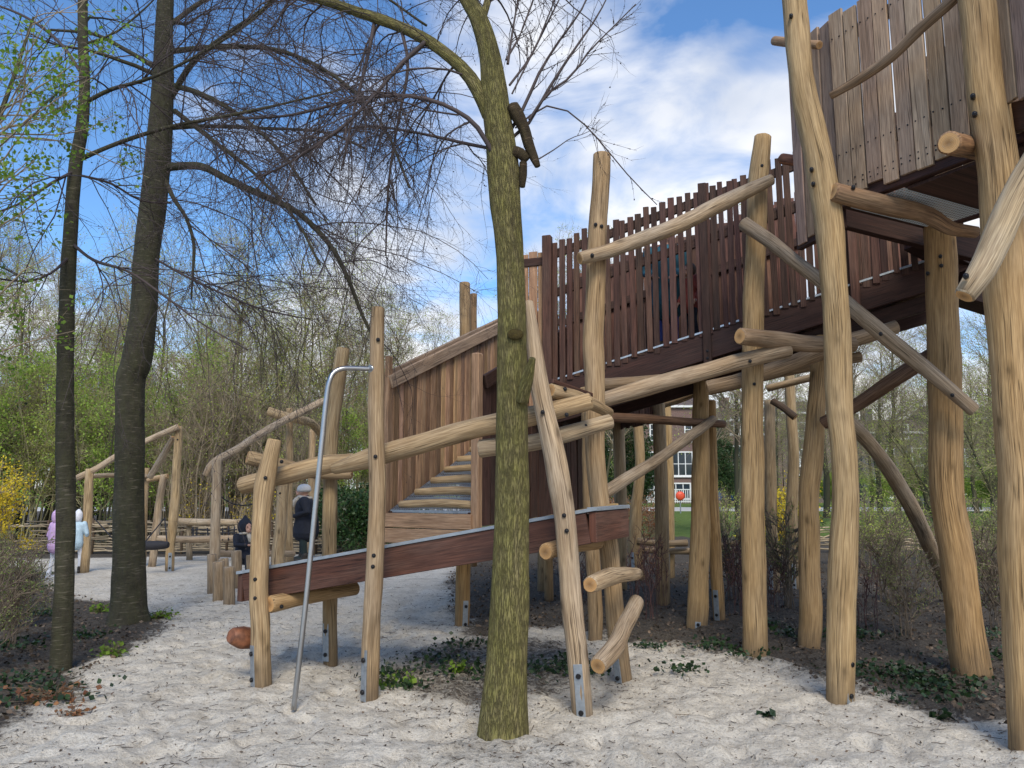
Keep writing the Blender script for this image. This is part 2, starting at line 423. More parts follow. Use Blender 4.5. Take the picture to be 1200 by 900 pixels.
def post(parent, spec, br=None, bolts=(), **kw):
    """spec from the foot up; br = (angle in degrees round the post, height from, to) of the steel foot strap"""
    kw.setdefault('name', 'post'); kw.setdefault('bury', .12 if br is not None else .1)
    o, pts, rad = log(parent, spec, **kw)
    for bx, by in bolts:
        # find depth along the post at that height
        for i in range(len(spec)-1):
            a, b = spec[i], spec[i+1]
            if (a[1]-by)*(b[1]-by) <= 0:
                t = (by-a[1])/(b[1]-a[1]+1e-9); Y = a[2]+(b[2]-a[2])*t; w = a[3]+(b[3]-a[3])*t
                cx = a[0]+(b[0]-a[0])*t; r = m_px(w, by, Y)/2
                off = (bx-cx)/(w/2); off = max(-.9, min(.9, off))
                bolt(o, P(bx, by, Y - r*math.sqrt(1-off*off)*.98))
    if br is not None:
        ang, h0, h1 = br; d = (pts[1]-pts[0]); d.normalize(); base = pts[0] + d*kw['bury']
        a = R(ang); out = Vector((math.cos(a), math.sin(a), 0)); out = (out - d*out.dot(d)).normalized(); side = d.cross(out)
        r = rad[0]; mb = MB()
        mb.box(base + d*(h0+h1)/2 + out*(r*1.0), (out, side, d), (.005, .032, (h1-h0)/2), 1.0, 0)
        for hh in (h0+(h1-h0)*.18, h0+(h1-h0)*.80):
            q = base + d*hh + out*(r+.005)
            mb.tube([q, q+out*.012], .019, 10, 1, 1, 1)
        mb.build('foot_strap', ['galv', 'bolt'], o, .0015)
    return o

def tube_obj(name, pts, r, mat, parent, n=10, step=.06):
    rr = r if hasattr(r, '__len__') else [r]*len(pts)
    a, b = catmull(pts, rr, step); mb = MB(); mb.tube(a, b, n, 1, 0, 0); return mb.build(name, mat, parent)

# ---------- batches of thin twigs and leaves (numpy)
def nrm(a): return a/np.maximum(np.linalg.norm(a, axis=-1, keepdims=True), 1e-9)
class Bush:
    def __init__(s): s.V = []; s.F = []; s.T = []; s.MI = []; s.n = 0
    def tubes(s, pts, rad, sides=3, tone=None, mi=0):
        N, K, _ = pts.shape
        if N == 0: return
        tg = nrm(np.gradient(pts, axis=1)); ref = np.array([.31,.17,.93]); u = nrm(np.cross(tg, ref)); v = np.cross(tg, u)
        a = np.arange(sides)*2*np.pi/sides
        ring = pts[:, :, None] + rad[:, :, None, None]*(u[:, :, None]*np.cos(a)[None,None,:,None] + v[:, :, None]*np.sin(a)[None,None,:,None])
        idx = (np.arange(N*K*sides).reshape(N, K, sides)) + s.n
        q = np.stack([idx[:, :-1], np.roll(idx, -1, 2)[:, :-1], np.roll(idx, -1, 2)[:, 1:], idx[:, 1:]], -1).reshape(-1, 4)
        s.V.append(ring.reshape(-1, 3)); s.F.append(q); s.n += N*K*sides
        t = (np.ones(N) if tone is None else tone); s.T.append(np.repeat(t, K*sides)); s.MI.append(np.full(len(q), mi, np.int32))
    def leaves(s, pos, size, rng, mi=1, flat=0.0, aspect=.55):
        N = len(pos)
        if N == 0: return
        a = nrm(rng.normal(size=(N, 3))); b = rng.normal(size=(N, 3))
        if flat: a[:, 2] *= (1-flat); a = nrm(a); b[:, 2] *= (1-flat)
        b = nrm(b - a*np.sum(a*b, -1, keepdims=True)); sz = (size*rng.uniform(.6, 1.3, N))[:, None]
        q = np.stack([pos - a*sz*.5, pos + b*sz*aspect*.5, pos + a*sz*.5, pos - b*sz*aspect*.5], 1)
        s.V.append(q.reshape(-1, 3)); s.F.append(np.arange(N*4).reshape(-1, 4)+s.n); s.n += 4*N
        s.T.append(np.repeat(rng.uniform(0, 1, N), 4)); s.MI.append(np.full(N, mi, np.int32))
    def build(s, name, mats, parent=None):
        V = np.concatenate(s.V).astype(np.float32); F = np.concatenate(s.F).astype(np.int32); T = np.concatenate(s.T); MI = np.concatenate(s.MI)
        me = bpy.data.meshes.new(name); me.vertices.add(len(V)); me.vertices.foreach_set('co', V.ravel())
        me.loops.add(F.size); me.loops.foreach_set('vertex_index', F.ravel()); me.polygons.add(len(F))
        me.polygons.foreach_set('loop_start', np.arange(len(F), dtype=np.int32)*4)
        for m in mats: me.materials.append(M[m])
        me.polygons.foreach_set('material_index', MI)
        me.polygons.foreach_set('use_smooth', np.ones(len(F), bool))
        ca = me.color_attributes.new('tone', 'FLOAT_COLOR', 'POINT'); c = np.ones((len(V), 4), np.float32); c[:, :3] = T[:, None]; ca.data.foreach_set('color', c.ravel())
        me.update(calc_edges=True); me.validate(); return link(name, me, parent)

def grow(par, prad, n, lmin, lmax, a0, a1, grav, wig, k, rs, rmin, rng, tmin=.12, tmax=1.0, bias=None, end=.3, rcap=2.6):
    N, K, _ = par.shape
    Lp = np.linalg.norm(np.diff(par, axis=1), axis=-1).sum(1); i = rng.choice(N, size=n, p=Lp/Lp.sum())
    t = rng.uniform(tmin, tmax, n)*(K-1)*.9999; j = t.astype(int); f = (t-j)[:, None]
    p = par[i, j]*(1-f) + par[i, j+1]*f; d = nrm(par[i, j+1]-par[i, j]); r0 = (prad[i, j]*(1-f[:, 0]) + prad[i, j+1]*f[:, 0])*rs
    v = rng.normal(size=(n, 3)); 
    if bias is not None: v += np.array(bias)
    v = nrm(v - d*np.sum(v*d, -1, keepdims=True)); a = np.radians(rng.uniform(a0, a1, n))[:, None]
    dr = np.cos(a)*d + np.sin(a)*v; L = rng.uniform(lmin, lmax, n)*(1.15-.55*t/(K-1))
    out = [p]
    for _ in range(k-1):
        dr = nrm(dr + rng.normal(size=(n, 3))*wig + np.array([0, 0, grav])); p = p + dr*(L/(k-1))[:, None]; out.append(p)
    rad = np.clip(r0, rmin, rmin*rcap)[:, None]*np.linspace(1, end, k)[None]
    return np.stack(out, 1), rad
def resample(pts, rad, k):
    pts = np.array([tuple(p) for p in pts]); d = np.r_[0, np.cumsum(np.linalg.norm(np.diff(pts, axis=0), axis=1))]
    t = np.linspace(0, d[-1], k)
    return np.stack([np.interp(t, d, pts[:, c]) for c in range(3)], 1), np.interp(t, d, rad)
def along(pts, n, rng, tmin=.1):
    N, K, _ = pts.shape; i = rng.integers(N, size=n); t = rng.uniform(tmin, 1, n)*(K-1)*.999; j = t.astype(int); f = (t-j)[:, None]
    return pts[i, j]*(1-f) + pts[i, j+1]*f

# ================= CAMERA, LIGHT, SKY =================
cam = bpy.data.cameras.new('camera'); camo = bpy.data.objects.new('camera', cam); COL.objects.link(camo)
cam.sensor_width = 36; cam.lens = 27.0; cam.clip_start = .05; cam.clip_end = 3000
camo.location = (0, 0, EYE); camo.rotation_euler = (R(90)+TILT, 0, 0); S.camera = camo
SUN_EL, SUN_AZ = R(46), R(176)          # azimuth clockwise from +Y (north): behind the camera, to the left
sd = Vector((math.sin(SUN_AZ)*math.cos(SUN_EL), math.cos(SUN_AZ)*math.cos(SUN_EL), math.sin(SUN_EL)))
sl = bpy.data.lights.new('sun', 'SUN'); sl.energy = 3.1; sl.angle = R(24); sl.color = (1, .91, .77)
so = bpy.data.objects.new('sun', sl); COL.objects.link(so); so.rotation_euler = (-sd).to_track_quat('-Z', 'Y').to_euler()
W = bpy.data.worlds.new('World'); S.world = W; W.use_nodes = True
t = W.node_tree; N_ = t.nodes; N_.clear()
def wn(typ, **k):
    n = N_.new(typ)
    for a, b in k.items(): setattr(n, a, b)
    return n
out = wn('ShaderNodeOutputWorld'); bg = wn('ShaderNodeBackground'); bg.inputs[1].default_value = .15; W.cycles.sampling_method = 'MANUAL'; W.cycles.sample_map_resolution = 256
sky = wn('ShaderNodeTexSky', sky_type='NISHITA', sun_disc=False, sun_elevation=SUN_EL, sun_rotation=SUN_AZ, air_density=1.0, dust_density=.4, ozone_density=2.5)
tc = wn('ShaderNodeTexCoord'); sp = wn('ShaderNodeSeparateXYZ'); t.links.new(tc.outputs['Generated'], sp.inputs[0])
def wm(op, a, b=0.0, clamp=False):
    n = wn('ShaderNodeMath', operation=op, use_clamp=clamp)
    for so_, v in ((n.inputs[0], a), (n.inputs[1], b)):
        if hasattr(v, 'is_linked'): t.links.new(v, so_)
        else: so_.default_value = v
    return n.outputs[0]
zz = wm('ADD', wm('MAXIMUM', sp.outputs['Z'], 0.0), .22)
cx, cy = wm('DIVIDE', sp.outputs['X'], zz), wm('DIVIDE', sp.outputs['Y'], zz)
cb = wn('ShaderNodeCombineXYZ'); t.links.new(cx, cb.inputs[0]); t.links.new(cy, cb.inputs[1])
def wnoise(scale, det, loc, dist=0.0, rough=.55):
    mp = wn('ShaderNodeMapping'); mp.inputs['Location'].default_value = loc; t.links.new(cb.outputs[0], mp.inputs[0])
    n = wn('ShaderNodeTexNoise'); n.inputs['Scale'].default_value = scale; n.inputs['Detail'].default_value = det
    n.inputs['Distortion'].default_value = dist; n.inputs['Roughness'].default_value = rough; t.links.new(mp.outputs[0], n.inputs[0]); return n.outputs['Fac']
def wramp(f, st):
    n = wn('ShaderNodeValToRGB'); cr = n.color_ramp
    while len(cr.elements) < len(st): cr.elements.new(.5)
    for e, (p, c) in zip(cr.elements, st): e.position = p; e.color = (*c, 1) if isinstance(c, tuple) else (c, c, c, 1)
    t.links.new(f, n.inputs[0]); return n.outputs[0]
big = wnoise(1.15, 5, (CLX, CLY, 0) if 'CLX' in globals() else (2.3, 5.1, 0), .3)
fine = wnoise(3.5, 6, (7, 1, 0), .5, .6)
# more cloud low down and to the east, blue gaps to the north-west
low = wm('MULTIPLY', wm('SUBTRACT', .42, sp.outputs['Z']), .50)
east = wm('MULTIPLY', sp.outputs['X'], .13)
dens = wm('ADD', wm('ADD', wm('ADD', big, wm('MULTIPLY', wm('SUBTRACT', fine, .5), .42)), low), east)
mask = wramp(dens, [(.44, 0.0), (.52, .35), (.62, .85), (.75, 1.0)])
shade = wramp(wnoise(1.7, 4, (2.5, 5.3, .4)), [(.38, (5.2, 5.5, 6.1)), (.58, (8.0, 7.9, 7.8))])
tint = wn('ShaderNodeMix', data_type='RGBA', blend_type='MULTIPLY'); tint.inputs[0].default_value = 1
t.links.new(sky.outputs[0], tint.inputs[6]); tint.inputs[7].default_value = (.88, 1.20, 1.45, 1)
mx = wn('ShaderNodeMix', data_type='RGBA'); t.links.new(mask, mx.inputs[0]); t.links.new(tint.outputs[2], mx.inputs[6]); t.links.new(shade, mx.inputs[7])
t.links.new(mx.outputs[2], bg.inputs[0]); t.links.new(bg.outputs[0], out.inputs[0])
S.view_settings.view_transform = 'Standard'; S.view_settings.look = 'None'; S.view_settings.exposure = 0
S.render.engine = 'CYCLES'; S.cycles.transparent_max_bounces = 16; S.cycles.max_bounces = 5; S.cycles.diffuse_bounces = 3; S.cycles.glossy_bounces = 2; S.cycles.transmission_bounces = 2

# ================= GROUND =================
def gpoly(pp): return np.array([tuple(G(x, y))[:2] for x, y in pp])
POLY_R = np.vstack([gpoly([(1500,930),(1183,852),(1083,829),(1013,809),(967,792),(900,772),(800,757),(745,752),(700,742),(650,735),(560,742),(535,715),(528,680),(540,655),(520,645)]), [[-.4,24],[-4,30],[-4,60],[60,60],[60,5]]])
POLY_L = np.vstack([[[-3.0,3.2]], gpoly([(0,848),(40,828),(75,797),(135,765),(195,738),(182,722),(120,708),(60,692),(45,668)]), [[-11,16.6],[-11,17.4],[-40,18],[-40,3]]])
POLY_F = np.vstack([gpoly([(-300,656),(0,654),(110,654),(300,650),(420,648),(480,642)]), [[-2,30],[-60,30],[-60,19]]])
POLY_B = gpoly([(420,905),(470,868),(540,845),(640,848),(720,880),(700,930),(430,930)])
POLY_T = gpoly([(440,788),(470,765),(560,745),(690,742),(700,790),(640,815),(610,842),(560,842),(470,815)])
def sdist(poly, X, Y):
    P0 = poly; P1 = np.roll(poly, -1, 0); best = np.full(X.shape, 1e9); ins = np.zeros(X.shape, bool)
    for (ax, ay), (bx, by) in zip(P0, P1):
        dx, dy = bx-ax, by-ay; tt = np.clip(((X-ax)*dx+(Y-ay)*dy)/(dx*dx+dy*dy+1e-12), 0, 1)
        best = np.minimum(best, np.hypot(X-ax-tt*dx, Y-ay-tt*dy))
        c = ((ay > Y) != (by > Y)) & (X < (bx-ax)*(Y-ay)/(by-ay+1e-12)+ax); ins ^= c
    return np.where(ins, best, -best)
def nz(x, y, f, s=0.0): return noise.noise(Vector((x*f, y*f, s)))
def height(x, y):
    fade = 1.0 if y < 14 else max(0.0, (20-y)/6)
    h = .030*nz(x, y, 1.1, 3) + .036*nz(x, y, 3.1, 1) + .022*nz(x, y, 7.5, 5)
    if y < 12 and abs(x) < 9: 
        q = nz(x, y, 4.6, 9); h -= .075*max(0, q-.2) ; h += .010*nz(x, y, 16, 2)
    return h*fade
def axis_steps(lo, hi, fine_lo, fine_hi, s):
    a = list(np.arange(fine_lo, fine_hi, s)); d = s; v = fine_hi
    while v < hi: a.append(v); d *= 1.07; v += d
    a.append(hi); d = s; v = fine_lo - s; pre = []
    while v > lo: pre.append(v); d *= 1.09; v -= d
    pre.append(lo); return np.array(pre[::-1]+a)
gx = axis_steps(-1500, 1500, -4.6, 4.6, .034); gy = axis_steps(-60, 2600, 3.6, 9.0, .034)
X, Y = np.meshgrid(gx, gy); n_x, n_y = len(gx), len(gy)
wob = np.array([nz(x, y, 1.3, 7)*.5 + nz(x, y, 5.0, 8)*.28 for x, y in zip(X.ravel(), Y.ravel())]).reshape(X.shape)
def soft(d, w): return np.clip((d + wob*.55)/w + .5, 0, 1)
soil = np.maximum.reduce([soft(sdist(POLY_R, X, Y), .95), soft(sdist(POLY_L, X, Y), .7), soft(sdist(POLY_F, X, Y), .5), .55*soft(sdist(POLY_T, X, Y), .5), .40*soft(sdist(POLY_B, X, Y), .5)])
soil = np.maximum(soil, np.clip((Y-22)/2, 0, 1))
lawn = np.clip((Y-25+wob*3)/1.5, 0, 1)*np.clip((X+3)/3+wob, 0, 1) + np.clip((Y-64)/3, 0, 1); lawn = np.clip(lawn, 0, 1)
Z = np.array([height(x, y) for x, y in zip(X.ravel(), Y.ravel())])
Z = Z.reshape(X.shape); fr = np.random.default_rng(99)
for _ in range(620):
    py_ = 3.4 + 8.5*fr.uniform()**1.2; px_ = fr.uniform(-.95, .75)*py_*.72; an = fr.uniform(0, np.pi) if fr.uniform() < .4 else fr.normal(1.9, .5); ln, wd_ = fr.uniform(.10, .17), fr.uniform(.05, .075); dp = fr.uniform(.008, .026)
    i0, i1 = np.searchsorted(gx, [px_-.35, px_+.35]); j0, j1 = np.searchsorted(gy, [py_-.35, py_+.35]); dx, dy = X[j0:j1, i0:i1]-px_, Y[j0:j1, i0:i1]-py_
    a_ = (dx*np.cos(an)+dy*np.sin(an))/ln; b_ = (-dx*np.sin(an)+dy*np.cos(an))/wd_; q = np.sqrt(a_*a_+b_*b_)
    Z[j0:j1, i0:i1] += -dp*np.exp(-(q**3)) + dp*.55*np.exp(-((q-1.45)/.38)**2)*(.6+.4*a_)
Zg = Z.copy(); Z = Z.ravel()
def hz(x, y):
    x, y = np.asarray(x, float), np.asarray(y, float); i = np.clip(np.searchsorted(gx, x)-1, 0, n_x-2); j = np.clip(np.searchsorted(gy, y)-1, 0, n_y-2)
    fx, fy = (x-gx[i])/(gx[i+1]-gx[i]), (y-gy[j])/(gy[j+1]-gy[j])
    return (Zg[j, i]*(1-fx)+Zg[j, i+1]*fx)*(1-fy) + (Zg[j+1, i]*(1-fx)+Zg[j+1, i+1]*fx)*fy
V = np.stack([X.ravel(), Y.ravel(), Z], 1)
ii = np.arange(n_x*n_y).reshape(n_y, n_x); F = np.stack([ii[:-1, :-1], ii[:-1, 1:], ii[1:, 1:], ii[1:, :-1]], -1).reshape(-1, 4)
me = bpy.data.meshes.new('ground'); me.vertices.add(len(V)); me.vertices.foreach_set('co', V.astype(np.float32).ravel())
me.loops.add(F.size); me.loops.foreach_set('vertex_index', F.astype(np.int32).ravel()); me.polygons.add(len(F)); me.polygons.foreach_set('loop_start', np.arange(len(F), dtype=np.int32)*4)
me.polygons.foreach_set('use_smooth', np.ones(len(F), bool))
ca = me.color_attributes.new('zone', 'FLOAT_COLOR', 'POINT'); c = np.zeros((len(V), 4), np.float32); c[:, 0] = soil.ravel(); c[:, 1] = lawn.ravel(); c[:, 3] = 1; ca.data.foreach_set('color', c.ravel())
me.update(calc_edges=True)
g = NT('sand_and_soil'); o = g.add('ShaderNodeTexCoord').outputs['Object']
za = g.add('ShaderNodeAttribute', attribute_name='zone'); sx = g.add('ShaderNodeSeparateColor'); g.l(za.outputs['Color'], sx.inputs[0])
n1, n2, n3, n4 = g.noise(o, 1.6, 3), g.noise(o, 17, 5, .75), g.noise(o, 60, 3, .75), g.noise(o, 240, 1, .7)
sand = g.ramp(n1, [(.3, (.62,.555,.45)), (.7, (.745,.685,.58))])
sand = g.mix(g.ramp(n2, [(.33, .6), (.50, 0.0)]), sand, (.34,.29,.225))
sand = g.mix(g.ramp(g.noise(o, 3.4, 4, .7), [(.36, .5), (.50, 0.0)]), sand, (.38,.33,.26))
sand = g.mix(g.ramp(n3, [(.30, .7), (.47, 0.0)]), sand, (.17,.145,.115))
sand = g.mix(g.ramp(n4, [(.52, 0.0), (.75, .5)]), sand, (.78,.76,.72))
so1 = g.ramp(n2, [(.3, (.018,.014,.011)), (.7, (.075,.060,.047))])
so1 = g.mix(g.ramp(n3, [(.56, 0.0), (.70, .8)]), so1, (.20,.17,.135))
dm = g.math('ADD', sx.outputs[0], g.math('MULTIPLY', g.math('SUBTRACT', n2, .5), 1.1)); dm = g.math('ADD', dm, g.math('MULTIPLY', g.math('SUBTRACT', n3, .5), .6))
mask_s = g.ramp(dm, [(.36, 0.0), (.62, .93)])
c = g.mix(mask_s, sand, so1)
gr = g.ramp(g.noise(o, 2.2, 6, .7), [(.3, (.07,.12,.025)), (.7, (.16,.22,.05))])
lm = g.ramp(g.math('ADD', sx.outputs[1], g.math('MULTIPLY', g.math('SUBTRACT', n1, .5), .5)), [(.4, 0.0), (.6, 1.0)])
c = g.mix(lm, c, gr); g.col(c); g.bsdf.inputs['Roughness'].default_value = .95; g.bsdf.inputs['Specular IOR Level'].default_value = .15
vo = g.add('ShaderNodeTexVoronoi', i_Scale=7.0, feature='SMOOTH_F1'); nn_ = g.add('ShaderNodeTexNoise', i_Scale=5.0, i_Detail=3.0); g.l(o, nn_.inputs['Vector'])
sc_ = g.add('ShaderNodeVectorMath', operation='SCALE', i_Scale=.35); g.l(nn_.outputs['Color'], sc_.inputs[0]); ad_ = g.add('ShaderNodeVectorMath', operation='ADD'); g.l(o, ad_.inputs[0]); g.l(sc_.outputs[0], ad_.inputs[1]); g.l(ad_.outputs[0], vo.inputs['Vector'])
hh = g.math('ADD', g.math('MULTIPLY', n2, .55), g.math('MULTIPLY', n3, .22)); hh = g.math('ADD', hh, g.math('MULTIPLY', vo.outputs['Distance'], .55)); hh = g.math('ADD', hh, g.math('MULTIPLY', n4, .05))
g.bump(hh, 1.0, .055); me.materials.append(g.m)
tag(link('ground', me), kind='structure')
mb = MB(); mb.box((20, 60, .004+.0), ((1,0,0),(0,1,0),(0,0,1)), (120, 5.5, .004)); tag(mb.build('path', 'path'), kind='structure')


# ================= CLIMBING FRAME (front left) =================
CF = thing('climbing_frame', 'low log climbing frame with red sloping beam and steel pole, around the mossy tree', 'climbing frame', tuple(G(480, 810)))
post(CF, [(307,803,6.6,25),(306,740,6.6,25),(304,690,6.6,24),(306,620,6.62,24),(311,570,6.62,26),(322,516,6.62,19)], br=(222,.0,.33), bolts=[(311,560),(330,541),(299,679),(299,701)], mat='log', tone=(1.02,.98,.92))
post(CF, [(387,776,7.45,18),(387,690,7.45,19),(386,600,7.45,19),(389,500,7.45,18),(397,440,7.45,19),(402,409,7.45,17)], br=(245,.02,.36), mat='log')
post(CF, [(434,817,6.18,22),(436,740,6.18,24),(440,650,6.18,23),(442,560,6.18,22),(441,460,6.18,21),(443,361,6.18,17)], br=(225,-.02,.36), bolts=[(443,398),(440,535),(438,651),(437,664)], mat='log')
post(CF, [(682,839,5.73,27),(677,770,5.73,28),(668,690,5.73,28),(662,610,5.73,28),(655,565,5.73,30),(645,510,5.73,28),(631,440,5.73,24),(619,354,5.73,13)], br=(262,-.03,.37), bolts=[(636,483),(661,604),(664,622)], mat='logg', tone=(1.22,1.16,1.1))
post(CF, [(731,797,6.74,22),(722,730,6.74,24),(713,640,6.74,25),(701,580,6.74,25),(697,500,6.74,26),(697,420,6.74,27),(697,330,6.74,26),(701,260,6.74,24),(706,182,6.74,23)], br=(225,-.02,.28), bolts=[(698,263),(705,265)], mat='log', tone=(.95,.9,.86))
post(CF, [(697,752,8.5,19),(697,690,8.5,19),(692,600,8.45,19),(690,520,8.4,18),(687,455,8.4,17)], br=None, mat='log', tone=(.95,.88,.8))
log(CF, [(284,569,6.95,22),(330,557,6.85,24),(375,546,6.72,25),(413,540,6.62,20)], tone=(1.04,1,.95))
log(CF, [(392,549,6.62,15),(430,538,6.45,26),(500,518,6.25,27),(560,501,6.1,27),(625,487,5.98,26),(692,470,5.95,22)], tone=(1.0,.97,.94), bolts=[(664,486,5.8)])
log(CF, [(291,536,7.0,18),(330,545,7.15,18),(370,554,7.3,16),(412,556,7.3,13)], mat='log')
log(CF, [(563,526,6.15,24),(620,519,6.1,22),(665,508,6.1,22),(714,494,6.25,20)], mat='logg', tone=(1.15,1.1,1.0), bolts=[(686,499,6.1)])
log(CF, [(645,458,5.95,20),(672,465,6.15,19),(695,474,6.4,17),(714,484,6.6,13)], mat='log', bolts=[(662,456,5.98)])
mb = MB(); mb.beam(P(643,447,6.3), P(697,466,6.75), .10, .035); mb.build('cap_board', 'beam', CF, .003)
log(CF, [(317,708,6.60,22),(345,702,6.8,20),(380,695,7.1,20),(417,689,7.35,17)], tone=(.95,.86,.74), bolts=[(330,711,6.58)])
log(CF, [(640,647,5.85,22),(662,640,6.1,20),(701,636,6.6,16)], tone=(.95,.86,.76))
log(CF, [(692,685,5.75,22),(715,676,6.1,23),(746,672,6.6,16)], name='step_log', mat='logg', tone=(1.12,1.05,.95))
log(CF, [(702,780,5.55,24),(722,757,5.8,25),(731,735,6.1,22),(745,706,6.6,20)], name='step_log', mat='logg', tone=(1.0,.93,.86))
# sloping beam walk
a0, a1 = P(288,668,6.85), P(690,596,5.95); b1 = P(727,593,6.62); w = b1-a1; w.z = 0; b0 = a0 + w
dn = Vector((0,0,1)); H = .235
ax = (a1-a0).normalized()
def side_beam(p, q, nm, t=1.0):
    mb = MB(); mb.beam(p - Vector((0,0,H/2+.028)), q - Vector((0,0,H/2+.028)), .06, H, t); return mb.build(nm, 'beam', CF, .004)
side_beam(a0, a1, 'side_beam'); side_beam(b0, b1, 'side_beam', .9)
wd = w.normalized()
mb = MB(); mb.beam(a1 + ax*.035 - wd*.02 - Vector((0,0,H/2+.028)), b1 + ax*.035 + wd*.02 - Vector((0,0,H/2+.028)), .06, H*.98, 1.35); mb.build('end_board', 'beam', CF, .004)
mb = MB(); mb.beam(a0 - ax*.035 - wd*.02 - Vector((0,0,H/2+.028)), b0 - ax*.035 + wd*.02 - Vector((0,0,H/2+.028)), .06, H*.98, 1.0); mb.build('end_board', 'beam', CF, .004)
mb = MB()
for p, q in ((a0, a1), (b0, b1)): mb.beam(p - ax*.07 - Vector((0,0,.012)), q + ax*.07 - Vector((0,0,.012)), .085, .026)
mb.beam(a1+ax*.035-wd*.03-Vector((0,0,.010)), b1+ax*.035+wd*.03-Vector((0,0,.010)), .08, .026); mb.build('edge_strip', 'rubber', CF, .002)
mb = MB(); nb = 34
for i in range(nb):
    s_ = (i+.5)/nb; p = a0.lerp(a1, s_); q = b0.lerp(b1, s_); mb.beam(p + wd*.05 - Vector((0,0,.05)), q - wd*.05 - Vector((0,0,.05)), .115, .03, random.uniform(.8, 1.1))
mb.build('deck_board', 'beam', CF, .003)
mb = MB(); rp = []
for i in range(90): s_ = i/89; rp.append((b0 - wd*.06 + Vector((0,0,.012))).lerp(b1 - wd*.06 + Vector((0,0,.012)), s_) + Vector((0,0,.006*math.sin(i*1.6))))
mb.tube(rp, .016, 8, 1, 0, 0); mb.build('edge_rope', 'rope', CF)
# pole
pp = [(344,831,5.88),(350,780,5.9),(359,700,5.93),(368,610,5.97),(377,520,6.0),(383,462,6.02),(387,444,6.03),(392,436,6.05),(401,432,6.07),(415,431.5,6.11),(437,432.5,6.17)]
pl = tube_obj('steel_pole', [P(*q) for q in pp], [.020]*len(pp), 'steel', CF, 14, .03)
mb = MB(); mb.tube([P(434,432.4,6.14), P(438,432.5,6.17)], .035, 14, 1, 0, 0); mb.build('pole_flange', 'steel', pl)
# round foothold bolted low on the left post
log(CF, [(272,745,6.62,22),(282,747,6.68,29),(292,748,6.73,26),(300,749,6.78,20)], name='foothold', mat='knob', end='knob', tone=1.0, rough=.16)

# ================= STAIRWAY RAMP =================
ST_ = thing('stairway', 'sloping plank-walled walkway with steel grating and log treads, behind the mossy tree', 'stairway', tuple(G(543, 735)))
sdv = Vector((.49, .872, 0)).normalized(); svv = Vector((sdv.y, -sdv.x, 0)); SW = 1.12
L0 = P(455, 594, 8.7); L0 = Vector((L0.x, L0.y, 1.36)); slope = .44; SL = 3.4
R0 = L0 + svv*SW
def sp_(base, s, h=0): return base + sdv*s + Vector((0, 0, slope*s + h))
mb = MB(); A_, B_ = L0 + svv*.03, R0 - svv*.03
ga, gb, gc, gd = sp_(A_, 0), sp_(B_, 0), sp_(B_, SL), sp_(A_, SL)
mb.quad(ga, gb, gc, gd, [(0,0),(SW,0),(SW,SL*1.1),(0,SL*1.1)]); gt = mb.build('grating', 'grate', ST_)
mb = MB()
for q in range(0, 36): 
    s_ = q*.1; mb.beam(sp_(A_, s_, -.012), sp_(B_, s_, -.012), .006, .03)
mb.build('grating_bar', 'galv', gt)
for i in range(10):
    s_ = .09 + i*.31; e = random.uniform(-.05, .05)
    mb = MB(); pc, rc = catmull([sp_(A_, s_, .015) + svv*(.02+random.uniform(0,.06)), sp_(A_, s_+.01, .03) + svv*SW*.5, sp_(B_, s_, .02) - svv*.03], [.045,.05,.047], .08)
    tv = random.uniform(1.15, 1.35); mb.tube(pc, rc, 14, (tv,tv*.96,tv*.9), 0, 1, rough=.08, seed=i*3.1); mb.build('tread_log', ['log', 'endg'], ST_)
def plank_wall(parent, p0, p1, bot, top, w, gap, mat, name='planks', th=.028, jit=.012, tones=(.6,1.35), side=None, jw=.0):
    """vertical boards from p0 to p1 (plan); bot(s) and top(s) give heights along 0..1"""
    p0, p1 = Vector((p0[0], p0[1], 0)), Vector((p1[0], p1[1], 0)); L = (p1-p0).length; d = (p1-p0).normalized(); nn = Vector((-d.y, d.x, 0))
    mb = MB(); x = 0.0
    while x < L - w*.3:
        ww = w*random.uniform(1-jw, 1+jw); xc = x + ww/2; s_ = xc/L
        z0, z1 = bot(s_) + random.uniform(-jit, jit), top(s_) + random.uniform(-jit, jit)
        tv = random.uniform(*tones); c_ = p0 + d*xc + nn*random.uniform(-.006, .006); c_.z = (z0+z1)/2
        lean = Vector((random.uniform(-.004,.004), 0, 1)).normalized()
        mb.box(c_, (d, nn, lean), (ww/2, th/2, (z1-z0)/2), (tv, tv*random.uniform(.93,1.03), tv*random.uniform(.88,1.05)))
        x += ww + gap*random.uniform(.6, 1.5)
    return mb.build(name, mat, parent, .003)
Lw0 = L0 - svv*.03; lw1 = Lw0 + sdv*SL
HW = 1.50
plank_wall(ST_, Lw0, lw1, lambda s: L0.z - .18 + slope*SL*s, lambda s: L0.z + HW + slope*SL*s, .085, .010, 'plank', 'wall_planks', .026, .01, (.62,1.4), jw=.25)
plank_wall(ST_, Lw0 - svv*.075, lw1 - svv*.075, lambda s: L0.z - .18 + slope*SL*s, lambda s: L0.z + HW + .03 + slope*SL*s, .10, .05, 'plank', 'outer_planks', .024, .015, (.6,1.1), jw=.1)
mb = MB(); mb.beam(sp_(L0, -.03, HW-.05) + svv*.01, sp_(L0, SL, HW-.05) + svv*.01, .05, .15, 1.0); mb.build('top_rail', 'tplank', ST_, .006)
mb = MB(); mb.beam(sp_(L0, -.04, HW+.03) - svv*.06, sp_(L0, SL, HW+.03) - svv*.06, .06, .07, .8); mb.build('cap_rail', 'tplank', ST_, .006)
